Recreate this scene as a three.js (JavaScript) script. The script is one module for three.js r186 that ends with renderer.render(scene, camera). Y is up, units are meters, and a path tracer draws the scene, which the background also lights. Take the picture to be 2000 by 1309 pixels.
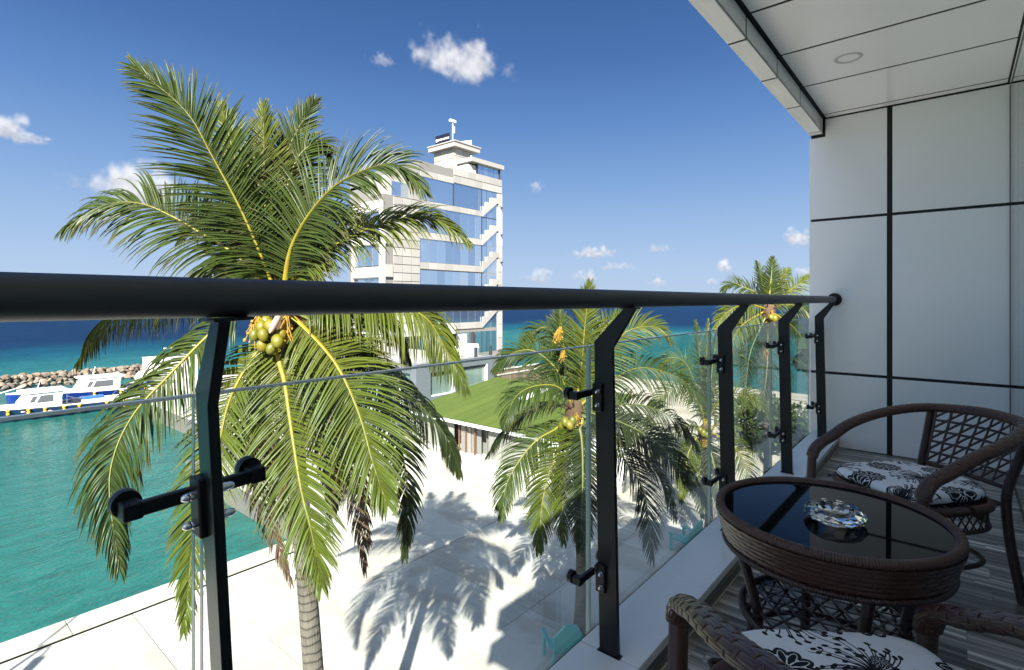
import * as THREE from 'three';
import { mergeGeometries, mergeVertices } from 'three/addons/utils/BufferGeometryUtils.js';
import { RoundedBoxGeometry } from 'three/addons/geometries/RoundedBoxGeometry.js';
import { FontLoader } from 'three/addons/loaders/FontLoader.js';
import { TextGeometry } from 'three/addons/geometries/TextGeometry.js';

// ------------------------------------------------------------------ camera, sky, sun, exposure
// World: x runs along the balcony rail towards the end wall, -z looks out over the harbour, y is up; balcony floor at y = 0.
const scene = new THREE.Scene();
const camera = new THREE.PerspectiveCamera(64.62, 2000 / 1309, 0.05, 9000);
camera.position.set(0, 1.15, 0);
camera.lookAt(new THREE.Vector3(0.7655, 1.15, -0.6434));
camera.setViewOffset(2000, 1309, 0, 68.5, 2000, 1309);           // a shifted lens: level camera, horizon above the middle
const renderer = new THREE.WebGLRenderer({ antialias: true });
renderer.setSize(1024, 670);
renderer.toneMapping = THREE.LinearToneMapping;
renderer.toneMappingExposure = 3.5;
renderer.shadowMap.enabled = true;

const SUN = new THREE.Vector3(-1.048, 1.0, 0.769).normalize();
const sun = new THREE.DirectionalLight(new THREE.Color().setRGB(1.0, 0.95, 0.87), 4.8);
sun.position.copy(SUN).multiplyScalar(90).add(new THREE.Vector3(18, -4, -20));
sun.target.position.set(18, -4, -20);
sun.castShadow = true;
sun.shadow.mapSize.set(4096, 4096);
Object.assign(sun.shadow.camera, { left: -70, right: 70, top: 70, bottom: -70, near: 1, far: 260 });
scene.add(sun, sun.target);

// ------------------------------------------------------------------ noise
function rng(seed) { let a = seed >>> 0; return () => { a = (a + 0x6D2B79F5) >>> 0; let t = Math.imul(a ^ (a >>> 15), 1 | a); t = (t + Math.imul(t ^ (t >>> 7), 61 | t)) ^ t; return ((t ^ (t >>> 14)) >>> 0) / 4294967296; }; }
function hash2(x, y, s) { let h = Math.imul(x, 374761393) ^ Math.imul(y, 668265263) ^ Math.imul(s, 974634779); h = Math.imul(h ^ (h >>> 13), 1274126177); return ((h ^ (h >>> 16)) >>> 0) / 4294967296; }
function vnoise(x, y, s = 1, per = 0) {
  const xi = Math.floor(x), yi = Math.floor(y), fx = x - xi, fy = y - yi, u = fx * fx * (3 - 2 * fx), v = fy * fy * (3 - 2 * fy);
  const m = (n) => per ? ((n % per) + per) % per : n;
  const a = hash2(m(xi), m(yi), s), b = hash2(m(xi + 1), m(yi), s), c = hash2(m(xi), m(yi + 1), s), d = hash2(m(xi + 1), m(yi + 1), s);
  return a + (b - a) * u + (c - a) * v + (a - b - c + d) * u * v;
}
function fbm(x, y, s = 1, o = 4, per = 0) { let t = 0, a = 0.5, n = 0; for (let i = 0; i < o; i++) { t += a * vnoise(x, y, s + i, per); n += a; x *= 2; y *= 2; a *= 0.5; per *= 2; } return t / n; }
const sst = (a, b, x) => { const t = Math.min(1, Math.max(0, (x - a) / (b - a))); return t * t * (3 - 2 * t); };
const lin = (c) => c <= 0.04045 ? c / 12.92 : ((c + 0.055) / 1.055) ** 2.4;

// ------------------------------------------------------------------ the sky: clear tropical blue with small fair-weather cumulus
{
  const W = 4096, H = 2048, data = new Float32Array(W * H * 4), E = 1 / 3.5;
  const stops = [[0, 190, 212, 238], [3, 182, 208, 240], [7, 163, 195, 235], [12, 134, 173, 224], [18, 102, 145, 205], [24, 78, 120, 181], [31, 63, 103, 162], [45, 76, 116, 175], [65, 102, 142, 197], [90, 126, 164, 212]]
    .map(([e, r, g, b]) => [e, lin(r / 255) * E, lin(g / 255) * E, lin(b / 255) * E]);  // stops above the view are brightened to lift the shaded balcony
  const clouds = [[-45.8, 23.9, 4.66, 2.53, 1.00], [-76.5, 9.7, 3.40, 1.95, 1.00], [-73.7, 9.4, 2.87, 1.88, 0.90], [-83.7, 13.2, 1.30, 1.33, 0.90], [-82.3, 12.7, 1.21, 0.55, 0.60], [-31.5, 4.9, 2.27, 0.76, 0.90], [-18.2, 3.2, 0.76, 0.87, 1.00], [-11.5, 5.7, 1.37, 1.06, 1.00], [-28.8, 3.5, 1.81, 0.54, 0.50], [-32.2, 2.5, 1.09, 0.66, 0.80], [-24.7, 1.8, 0.93, 0.48, 0.70], [-37.5, 11.9, 0.88, 0.58, 0.50], [-82.7, 1.8, 0.81, 0.40, 1.00], [-76.4, 1.8, 0.57, 0.27, 1.00], [-54.0, 23.6, 1.56, 0.63, 0.35], [-37.3, 2.5, 1.88, 0.88, 0.50], [-10.9, 2.6, 0.93, 0.68, 0.80], [-19.4, 1.8, 0.68, 0.41, 0.50], [-24.3, 5.3, 1.13, 0.53, 0.40]];
  const rr = rng(91);
  for (let i = 0; i < 70; i++) { const az = 5 + rr() * 245, el = 2 + rr() * rr() * 38; clouds.push([az, el, 0.8 + rr() * 0.09 * (10 + el), 0.4 + rr() * 0.05 * (10 + el), 0.5 + rr() * 0.5]); }   // the same scattered cumulus all the way round
  const sunAz = Math.atan2(SUN.z, SUN.x), sunEl = Math.asin(SUN.y);
  const rowColor = [];
  for (let y = 0; y < H; y++) {
    const el = Math.max(0, ((y + 0.5) / H - 0.5) * 180);
    let k = 0; while (k < stops.length - 2 && stops[k + 1][0] < el) k++;
    const a = stops[k], b = stops[k + 1], t = Math.min(1, (el - a[0]) / (b[0] - a[0]));
    rowColor.push([1, 2, 3].map((c) => a[c] + (b[c] - a[c]) * t));
  }
  for (let y = 0; y < H; y++) {
    const el = ((y + 0.5) / H - 0.5) * 180, elr = el * Math.PI / 180, c = rowColor[y];
    for (let x = 0; x < W; x++) {
      const az = ((x + 0.5) / W - 0.5) * 2 * Math.PI, i = (y * W + x) * 4;
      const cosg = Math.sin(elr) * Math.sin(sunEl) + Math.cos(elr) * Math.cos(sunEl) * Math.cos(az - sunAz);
      const glow = el > 0 ? 0.9 * Math.pow(Math.max(0, cosg), 14) + 0.95 * Math.pow(Math.max(0, cosg), 2.5) : 0;  // sun-side glow raised as well, for more light on the balcony
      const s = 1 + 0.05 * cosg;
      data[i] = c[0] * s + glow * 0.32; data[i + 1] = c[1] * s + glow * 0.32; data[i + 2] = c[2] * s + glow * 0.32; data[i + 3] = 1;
    }
  }
  for (const [az, el, w, h, k] of clouds) {
    const id = Math.floor(Math.abs(az * 13 + el * 71)), ext = 2.2;
    const y0 = Math.max(H / 2 + 2, Math.floor((el - h * ext) / 180 * H + H / 2)), y1 = Math.ceil((el + h * ext) / 180 * H + H / 2);
    const x0 = Math.floor((az - w * ext) / 360 * W + W / 2), x1 = Math.ceil((az + w * ext) / 360 * W + W / 2);
    for (let y = y0; y <= Math.min(H - 1, y1); y++) for (let xx = x0; xx <= x1; xx++) {
      const x = ((xx % W) + W) % W, dx = ((xx + 0.5 - W / 2) / W * 360 - az) / w, dy = ((y + 0.5 - H / 2) / H * 180 - el) / h;
      const px = dx * w / h, n = fbm(px * 1.2 + id, dy * 1.2 + id * 1.7, 7 + id % 5, 5), n2 = fbm(px * 3.0 + id * 2.1, dy * 3.0, 31, 3);
      const wob = (fbm(px * 0.7 + id * 3, dy * 0.7, 17, 3) - 0.5) * 1.1, bx = dx * 0.98 + wob * 0.5, by = (dy < 0 ? dy * 1.35 : dy * 0.95) + wob * 0.45;
      let d = 1 - Math.sqrt(bx * bx + by * by) + (n - 0.5) * 1.5 + (n2 - 0.5) * 0.42;
      const a = sst(-0.05, 0.75, d) * k; if (a <= 0) continue;
      const up = Math.min(1, Math.max(0, 0.55 + dy * 0.45 + (n2 - 0.5) * 1.1)), low = Math.max(0, 1 - el / 8);
      const li = 0.50 + 0.46 * up, cr = li * (0.98 - 0.05 * low), cg = li * (0.99 - 0.05 * low), cb = (li + (1 - up) * 0.06);
      const i = (y * W + x) * 4;
      data[i] += (cr * 1.05 * E - data[i]) * a * 0.95; data[i + 1] += (cg * 1.05 * E - data[i + 1]) * a * 0.95; data[i + 2] += (cb * 1.07 * E - data[i + 2]) * a * 0.95;
    }
  }
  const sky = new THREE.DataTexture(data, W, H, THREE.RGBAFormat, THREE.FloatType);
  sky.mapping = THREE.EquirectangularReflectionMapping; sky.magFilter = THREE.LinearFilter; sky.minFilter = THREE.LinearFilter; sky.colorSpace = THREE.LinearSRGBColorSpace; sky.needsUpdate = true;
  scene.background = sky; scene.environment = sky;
}

// ------------------------------------------------------------------ helpers
const used = new Map();
function numbered(n) { const k = used.get(n) ?? 0; used.set(n, k + 1); return k ? `${n}_${String(k).padStart(3, '0')}` : n; }
function flags(m) { m.castShadow = true; m.receiveShadow = true; return m; }
const P3 = (x, out, y) => new THREE.Vector3(x, y, -out);          // along the rail, outwards from the camera, height
function thing(name, label, category, pos = [0, 0, 0], turn = 0, group) {
  const o = new THREE.Group(); o.name = numbered(name); o.position.set(...pos); o.rotation.y = turn; scene.add(o);
  o.userData = { label, category }; if (group) o.userData.group = group;
  return o;
}
function struct(name, label, pos = [0, 0, 0]) { const o = new THREE.Group(); o.name = name; o.position.set(...pos); o.userData = { kind: 'structure', label }; scene.add(o); return o; }
const counts = new WeakMap();
function part(name, geo, mat, parent) {
  const m = flags(new THREE.Mesh(geo, mat));
  let c = counts.get(parent); if (!c) counts.set(parent, c = {});
  const k = c[name] = (c[name] ?? -1) + 1; m.name = k ? `${name}_${String(k).padStart(3, '0')}` : name;
  parent.add(m); return m;
}
function mg(list) {
  const gs = list.map((g) => { const h = g.index ? g.toNonIndexed() : g; for (const n of Object.keys(h.attributes)) if (!['position', 'normal', 'uv', 'color'].includes(n)) h.deleteAttribute(n); return h; });
  for (const n of ['uv', 'color']) if (!gs.every((g) => g.attributes[n])) gs.forEach((g) => g.deleteAttribute(n));
  return mergeGeometries(gs);
}
function bx(w, h, d, x = 0, y = 0, z = 0) { return new THREE.BoxGeometry(w, h, d).translate(x, y, z); }
function box2(x0, x1, y0, y1, o0, o1) { return bx(Math.abs(x1 - x0), Math.abs(y1 - y0), Math.abs(o1 - o0), (x0 + x1) / 2, (y0 + y1) / 2, -(o0 + o1) / 2); }   // by its limits
function rbox(w, h, d, r, x = 0, y = 0, z = 0, s = 2) { return new RoundedBoxGeometry(w, h, d, s, r).translate(x, y, z); }
function cyl(a, b, r, seg = 12, r2 = r) {
  const d = b.clone().sub(a), g = new THREE.CylinderGeometry(r2, r, d.length(), seg);
  g.applyQuaternion(new THREE.Quaternion().setFromUnitVectors(new THREE.Vector3(0, 1, 0), d.clone().normalize())); return g.translate((a.x + b.x) / 2, (a.y + b.y) / 2, (a.z + b.z) / 2);
}
function extr(pts, depth, bevel = 0) {   // polygon in x, y pushed along z
  const s = new THREE.Shape(pts.map((p) => new THREE.Vector2(p[0], p[1])));
  return new THREE.ExtrudeGeometry(s, { depth, bevelEnabled: bevel > 0, bevelSize: bevel, bevelThickness: bevel, bevelSegments: 2, steps: 1 });
}
function frames(pts, n, n0) {            // even samples along a smooth curve with frames carried along it
  const c = new THREE.CatmullRomCurve3(pts, false, 'centripetal'), len = c.getLength(), F = [];
  let N = n0.clone();
  for (let i = 0; i <= n; i++) {
    const p = c.getPointAt(i / n), T = c.getTangentAt(i / n); N = N.sub(T.clone().multiplyScalar(N.dot(T))).normalize();
    F.push({ p, T, N: N.clone(), B: new THREE.Vector3().crossVectors(T, N), s: len * i / n });
  }
  F.len = len; return F;
}
function at(F, s) { const u = Math.min(1, Math.max(0, s / F.len)) * (F.length - 1), i = Math.min(F.length - 2, Math.floor(u)), t = u - i, a = F[i], b = F[i + 1]; return { p: a.p.clone().lerp(b.p, t), T: a.T.clone().lerp(b.T, t).normalize(), N: a.N.clone().lerp(b.N, t).normalize(), B: a.B.clone().lerp(b.B, t).normalize() }; }
function sweep(F, rad, nr, s0 = 0, s1 = F.len, ns = F.length - 1, caps = true) {   // rad(s, phi) -> [across, up]
  const pos = [], uv = [], idx = [];
  for (let i = 0; i <= ns; i++) {
    const s = s0 + (s1 - s0) * i / ns, f = at(F, s);
    for (let j = 0; j <= nr; j++) { const a = j / nr * 2 * Math.PI, [ra, rb] = rad(s, a), q = f.p.clone().addScaledVector(f.B, Math.cos(a) * ra).addScaledVector(f.N, Math.sin(a) * rb); pos.push(q.x, q.y, q.z); uv.push(s, j / nr * 0.1); }
  }
  for (let i = 0; i < ns; i++) for (let j = 0; j < nr; j++) { const a = i * (nr + 1) + j, b = a + nr + 1; idx.push(a, a + 1, b, b, a + 1, b + 1); }
  if (caps) for (const [row, fl] of [[0, 0], [ns, 1]]) { const f = at(F, row ? s1 : s0), c = pos.length / 3; pos.push(f.p.x, f.p.y, f.p.z); uv.push(0, 0); for (let j = 0; j < nr; j++) { const a = row * (nr + 1) + j; fl ? idx.push(c, a, a + 1) : idx.push(c, a + 1, a); } }
  const g = new THREE.BufferGeometry(); g.setAttribute('position', new THREE.Float32BufferAttribute(pos, 3)); g.setAttribute('uv', new THREE.Float32BufferAttribute(uv, 2)); g.setIndex(idx); g.computeVertexNormals(); return g;
}
function grid(nu, nv, fn) {              // surface from fn(u, v) -> Vector3
  const pos = [], uv = [], idx = [];
  for (let i = 0; i <= nu; i++) for (let j = 0; j <= nv; j++) { const q = fn(i / nu, j / nv); pos.push(q.x, q.y, q.z); uv.push(i / nu, j / nv); }
  for (let i = 0; i < nu; i++) for (let j = 0; j < nv; j++) { const a = i * (nv + 1) + j, b = a + nv + 1; idx.push(a, b, a + 1, b, b + 1, a + 1); }
  const g = new THREE.BufferGeometry(); g.setAttribute('position', new THREE.Float32BufferAttribute(pos, 3)); g.setAttribute('uv', new THREE.Float32BufferAttribute(uv, 2)); g.setIndex(idx); g.computeVertexNormals(); return g;
}
function tex(w, h, fn, srgb = false, rep = true) {   // fn(x, y) -> grey or [r, g, b], 0..1
  const d = new Uint8Array(w * h * 4);
  for (let y = 0; y < h; y++) for (let x = 0; x < w; x++) { const v = fn(x, y), i = (y * w + x) * 4; for (let c = 0; c < 3; c++) d[i + c] = Math.max(0, Math.min(255, 255 * (Array.isArray(v) ? v[c] : v))); d[i + 3] = 255; }
  const t = new THREE.DataTexture(d, w, h); t.magFilter = THREE.LinearFilter; t.minFilter = THREE.LinearMipmapLinearFilter; t.generateMipmaps = true;
  if (rep) t.wrapS = t.wrapT = THREE.RepeatWrapping; if (srgb) t.colorSpace = THREE.SRGBColorSpace; t.needsUpdate = true; return t;
}
function rep(t, u, v = u) { const c = t.clone(); c.repeat.set(u, v); c.needsUpdate = true; return c; }
function planarUV(g, fn) { const p = g.attributes.position, n = g.attributes.normal, uv = new Float32Array(p.count * 2); for (let i = 0; i < p.count; i++) { const r = fn(p.getX(i), p.getY(i), p.getZ(i), n && [n.getX(i), n.getY(i), n.getZ(i)]); uv[2 * i] = r[0]; uv[2 * i + 1] = r[1]; } g.setAttribute('uv', new THREE.BufferAttribute(uv, 2)); return g; }
const boxUV = (g) => planarUV(g, (x, y, z, n) => Math.abs(n[1]) > 0.7 ? [x, z] : Math.abs(n[0]) > 0.7 ? [z, y] : [x, y]);
const rgb = (r, g, b) => new THREE.Color().setRGB(r, g, b);
const std = (r, g, b, rough = 0.6, o = {}) => new THREE.MeshStandardMaterial({ color: rgb(r, g, b), roughness: rough, ...o });
const phy = (r, g, b, rough = 0.6, o = {}) => new THREE.MeshPhysicalMaterial({ color: rgb(r, g, b), roughness: rough, ...o });

// ------------------------------------------------------------------ shared textures and materials
const tGrain = tex(256, 256, (x, y) => 0.35 + 0.65 * fbm(x / 8, y / 8, 3, 4, 32));
const tConc = tex(1024, 1024, (x, y) => { const a = fbm(x / 128, y / 128, 11, 5, 8), b = fbm(x / 12.8, y / 12.8, 21, 4, 80), c = vnoise(x / 3.2, y / 3.2, 5, 320), st = sst(0.56, 0.75, fbm(x / 170.67, y / 170.67, 41, 5, 6)); const v = 0.94 + 0.09 * (a - 0.5) + 0.06 * (b - 0.5) + (c > 0.93 ? -0.04 : 0) - 0.07 * st; return [v, v * (0.985 - 0.02 * st), v * (0.955 - 0.04 * st)]; }, true);
const tConcB = tex(512, 512, (x, y) => 0.5 + 0.5 * (fbm(x / 16, y / 16, 51, 5, 32) - 0.5) - (vnoise(x / 4, y / 4, 8, 128) > 0.92 ? 0.2 : 0));
const tSmear = tex(512, 512, (x, y) => { const a = fbm(x / 64, y / 170.67, 61, 5, 3); return 0.27 + 0.09 * a; });
const M = {
  black: phy(0.010, 0.010, 0.011, 0.36, { specularIntensity: 0.6, bumpMap: rep(tGrain, 40), bumpScale: 0.00006 }),
  blackRail: phy(0.034, 0.034, 0.035, 0.42, { bumpMap: rep(tGrain, 60), bumpScale: 0.00005 }),
  chrome: std(0.78, 0.78, 0.8, 0.12, { metalness: 1 }),
  gapShade: std(0.02, 0.02, 0.022, 0.8),  // near-black that stands in for shade in the kerb gap
  panel: phy(0.86, 0.865, 0.87, 0.3, { roughnessMap: rep(tSmear, 0.45), clearcoat: 0.35, clearcoatRoughness: 0.06, bumpMap: rep(tGrain, 0.12), bumpScale: 0.006 }),
  joint: std(0.006, 0.006, 0.007, 0.7),
  glass: phy(0.93, 0.97, 0.955, 0, { transmission: 1, thickness: 0, ior: 1.52 }),
  glassEdge: phy(0.30, 0.40, 0.365, 0.16),
  glassTop: phy(0.72, 0.78, 0.76, 0.25),  // paler than the side edges: caught light painted into the colour
  white: phy(0.82, 0.82, 0.8, 0.35),
  whiteRough: std(0.8, 0.79, 0.77, 0.7),
};
M.panel.roughness = 1;
const font = await new FontLoader().loadAsync('fonts/droid/droid_sans_bold.typeface.json');
function text(str, size, depth = 0.01) { const g = new TextGeometry(str, { font, size, depth, curveSegments: 2 }); g.computeBoundingBox(); const b = g.boundingBox; return g.translate(-(b.min.x + b.max.x) / 2, -(b.min.y + b.max.y) / 2, 0); }
const GY = -7.5, SEA = -8.6;             // quay and water levels
// ------------------------------------------------------------------ sea: one sheet to the horizon, coloured by what lies under it
{
  const axis = (list) => { const r = []; for (const [a, b, st] of list) for (let v = a; v < b - 1e-6; v += st) r.push(v); r.push(list[list.length - 1][1]); return r; };
  const xs = axis([[-5000, -600, 400], [-600, -120, 60], [-120, 10, 5], [10, 260, 5], [260, 900, 40], [900, 7000, 600]]);
  const os = axis([[-3000, -100, 500], [-100, 20, 20], [20, 260, 4], [260, 900, 40], [900, 7000, 600]]);
  const pos = [], uv = [], col = [], idx = [];
  const harbour = [0.024, 0.138, 0.122], shallow = [0.028, 0.155, 0.165], mid = [0.009, 0.078, 0.13], deep = [0.008, 0.031, 0.085], foam = [0.22, 0.30, 0.31];
  const mix = (a, b, t) => a.map((v, i) => v + (b[i] - v) * t);
  for (const x of xs) for (const o of os) {
    pos.push(x, SEA, -o); uv.push(x / 14, o / 14);
    const wob = (fbm(x / 26, o / 26, 71, 3) - 0.5) * 34, d = Math.max(o - 118, x - 165) + wob * 0.5;
    let c = mix(shallow, mid, sst(-30, 12, d)); c = mix(c, deep, sst(2, 46, d));
    const surf = Math.max(o - 105, x - 150) + wob * 0.35; if (x > 60) c = mix(c, foam, Math.exp(-(surf * surf) / 18) * sst(0.45, 0.7, fbm(x / 30, o / 9, 77, 3)) * 0.8);
    const inside = x < 16 && o < 77 ? 1 : 0; if (inside) c = mix(c, harbour, 1); 
    c = c.map((v) => v * (0.88 + 0.24 * fbm(x / 11, o / 7, 78, 3)));
    col.push(...c);
  }
  for (let i = 0; i < xs.length - 1; i++) for (let j = 0; j < os.length - 1; j++) { const a = i * os.length + j, b = a + os.length; idx.push(a, b, a + 1, b, b + 1, a + 1); }
  const g = new THREE.BufferGeometry(); g.setAttribute('position', new THREE.Float32BufferAttribute(pos, 3)); g.setAttribute('uv', new THREE.Float32BufferAttribute(uv, 2)); g.setAttribute('color', new THREE.Float32BufferAttribute(col, 3)); g.setIndex(idx); g.computeVertexNormals();
  const ridge = (x, y, s, p) => 1 - Math.abs(2 * fbm(x, y, s, 4, p) - 1);
  const wave = tex(1024, 1024, (x, y) => 0.45 * ridge((x + y * 0.35) / 64, (y * 1 + 0) / 25.6, 81, 16) + 0.35 * fbm(x / 20.48, y / 9.3090909, 85, 4, 50) + 0.2 * vnoise(x / 6.4, y / 4.0, 88, 160));
  const chop = tex(512, 512, (x, y) => { const v = 0.78 + 0.44 * (fbm(x / 25.6, y / 8.53333, 93, 5, 20) - 0.5) - 0.16 * sst(0.6, 0.8, fbm((x + 7) / 14.2222, y / 5.12, 97, 3, 36)); return [v, v, v]; });
  const cells = (test) => { const q = g.clone(), id = []; for (let i = 0; i < idx.length; i += 3) { const x = (pos[idx[i] * 3] + pos[idx[i + 1] * 3] + pos[idx[i + 2] * 3]) / 3, o = -(pos[idx[i] * 3 + 2] + pos[idx[i + 1] * 3 + 2] + pos[idx[i + 2] * 3 + 2]) / 3; if (test(x, o)) id.push(idx[i], idx[i + 1], idx[i + 2]); } q.setIndex(id); return q; };
  const sheet = (name, label, test, m) => { const k = new THREE.Mesh(cells(test), m); k.name = name; k.receiveShadow = true; k.userData = { kind: 'structure', label }; scene.add(k); }, inH = (x, o) => x < 18 && o < 78;
  sheet('harbour_water', 'rippled turquoise harbour water inside the breakwater', inH, phy(1, 1, 1, 0.12, { vertexColors: true, map: rep(chop, 0.6), bumpMap: wave, bumpScale: 0.075, specularIntensity: 0.6, ior: 1.33 }));
  sheet('sea', 'reef water turning from turquoise to deep blue towards the horizon', (x, o) => !inH(x, o), phy(1, 1, 1, 0.5, { vertexColors: true, map: rep(chop, 0.22), bumpMap: wave, bumpScale: 0.5, specularIntensity: 0.03 }));
}

// ------------------------------------------------------------------ quay: cast slabs with open joints, a kerb along the water, sand behind
const quay = struct('ground', 'bright white concrete quay of cast slabs behind the balcony rail');
{
  const cm = [1, 0.965, 1.02].map((k) => phy(0.54 * k, 0.535 * k, 0.52 * k, 0.85, { map: tConc, bumpMap: rep(tConcB, 0.9), bumpScale: 0.006 }));
  const base = std(0.13, 0.125, 0.115, 0.95), sandM = phy(0.50, 0.475, 0.42, 0.95, { map: rep(tConc, 0.6), bumpMap: rep(tConcB, 0.5), bumpScale: 0.05 });
  const um = (g) => planarUV(g, (x, y, z, n) => Math.abs(n[1]) > 0.7 ? [x / 9, z / 9] : Math.abs(n[0]) > 0.7 ? [z / 9, y / 9] : [x / 9, y / 9]);
  part('foundation', um(mg([box2(-60, 51, -14, GY - 0.05, -70, 18.2), box2(10.6, 51, -14, GY - 0.052, 18.2, 32), box2(14.2, 51, -14, GY - 0.054, 32, 52), box2(16.6, 40, -14, GY - 0.056, 52, 67)])), base, quay);
  const r = rng(5);
  const slab = (x0, x1, o0, o1, top = GY) => {
    const w = x1 - x0, d = o1 - o0, gp = 0.02, j = () => (r() - 0.5) * 0.006, x = [x0 + gp, x1 - gp], o = [o0 + gp, o1 - gp], t = top + j(), b = 0.012;
    const g = grid(1, 1, (u, v) => new THREE.Vector3(0, 0, 0)); void g;
    const s = extr([[x[0], o[0]], [x[1], o[0]], [x[1], o[1]], [x[0], o[1]]], 0.06 - b, b).rotateX(-Math.PI / 2).translate(0, t - 0.06, 0);
    const off = [r() * 5, r() * 5]; planarUV(s, (a, y, z) => [a / 6 + off[0], z / 6 + off[1]]);
    part('slab', s, cm[Math.floor(r() * 3)], quay);
  };
  for (let x = -6; x < 10.3; x += 3.05) slab(x, Math.min(10.55, x + 3.05), 17.4, 18.26, GY + 0.1);        // kerb cap
  for (let x = -8.3; x < 21; x += 4.25) slab(x, x + 4.25, 13.83, 17.4);
  for (let x = -9.5; x < 21; x += 5.3) { slab(x, x + 5.3, 9.2, 13.83, GY - 0.025); slab(x, x + 5.3, 4.4, 9.2, GY - 0.025); slab(x, x + 5.3, -0.4, 4.4, GY - 0.025); }
  for (const [a, b] of [[10.6, 12.7], [12.7, 16.95], [16.95, 20.8]]) { slab(a, b, 17.4, 21.6); slab(a, b, 21.6, 25.8); slab(a, b, 25.8, 30); }
  const plane = um(box2(20.8, 50.5, GY - 0.3, GY + 0.0, -30, 50)); part('sand', plane, sandM, quay);
  const beach = grid(30, 30, (u, v) => { const X = 50 + u * 18, o = -30 + v * 105; return P3(X + 6 * (fbm(o / 14, 3, 9, 3) - 0.5), o, GY - 0.02 - u * 1.9); }); planarUV(beach, (x, y, z) => [x / 9, z / 9]); part('beach', beach, sandM, quay);
  part('paving', um(box2(14.4, 20.78, GY - 0.2, GY - 0.01, 31.5, 52)), cm[0], quay); part('paving', um(box2(16.8, 39.5, GY - 0.2, GY - 0.012, 52, 66.8)), cm[1], quay);
  part('shed_apron', um(box2(20.2, 21.6, GY - 0.1, GY + 0.06, 14.8, 24.2)), cm[2], quay);
}

// ------------------------------------------------------------------ breakwater of single boulders
{
  const bw = thing('breakwater', 'long low breakwater of piled beige boulders beyond the moored boats', 'breakwater');
  const r = rng(17), geos = [], mats = [[0.18, 0.145, 0.108], [0.215, 0.175, 0.132], [0.15, 0.125, 0.10], [0.20, 0.152, 0.11], [0.12, 0.102, 0.083]].map((c) => std(...c, 0.95, { bumpMap: tGrain, bumpScale: 0.05 }));
  for (let i = 0; i < 10; i++) {
    const g = mergeVertices(new THREE.IcosahedronGeometry(0.5, 2).deleteAttribute('normal').deleteAttribute('uv')), p = g.attributes.position, q = [];
    for (let k = 0; k < 9; k++) q.push([new THREE.Vector3(r() - 0.5, r() - 0.5, r() - 0.5).normalize(), 0.24 + r() * 0.14]);
    for (let k = 0; k < p.count; k++) { const v = new THREE.Vector3().fromBufferAttribute(p, k); for (const [n, d] of q) { const e = v.dot(n) - d; if (e > 0) v.addScaledVector(n, -e * 0.97); } p.setXYZ(k, v.x * 1.25, v.y * 0.9, v.z * 1.05); }
    const gf = g.toNonIndexed(); gf.computeVertexNormals(); planarUV(gf, (x, y, z) => [x + z * 0.4, y + z * 0.6]); geos.push(gf);
  }
  const wet = std(0.045, 0.042, 0.036, 0.55, { bumpMap: tGrain, bumpScale: 0.05 });
  const rows = [[78.3, -8.75, 0.8], [78.75, -8.4, 0.82], [79.35, -8.08, 0.82], [79.95, -7.78, 0.8], [80.7, -7.55, 0.8], [81.6, -7.52, 0.8], [82.4, -7.7, 0.85], [83.2, -8.2, 1.0]];
  for (const [o, y, s] of rows) for (let x = 4.5 + r() * 0.5; x < 24.5; x += 0.42 + r() * 0.4) {
    const k = s * (0.5 + r() * 0.62), m = part('boulder', geos[Math.floor(r() * 10)], y < -8.5 ? wet : mats[Math.floor(r() * 5)], bw);
    m.position.copy(P3(x, o + (r() - 0.5) * 0.45, y + (r() - 0.5) * 0.26)); m.rotation.set((r() - 0.5) * 1.2, r() * 6.3, (r() - 0.5) * 1.2); m.scale.set(k, k * 0.9, k);
  }
  part('core', planarUV(new THREE.CylinderGeometry(1, 1, 1, 3, 1), (x, y) => [x, y]).scale(0, 0, 0), mats[4], bw).geometry = boxUV(extr([[-83.6, -9.2], [-82.3, -7.75], [-80.5, -7.75], [-78.2, -9.0]], 31).rotateY(Math.PI / 2).translate(-6, 0, 0));
}
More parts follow.
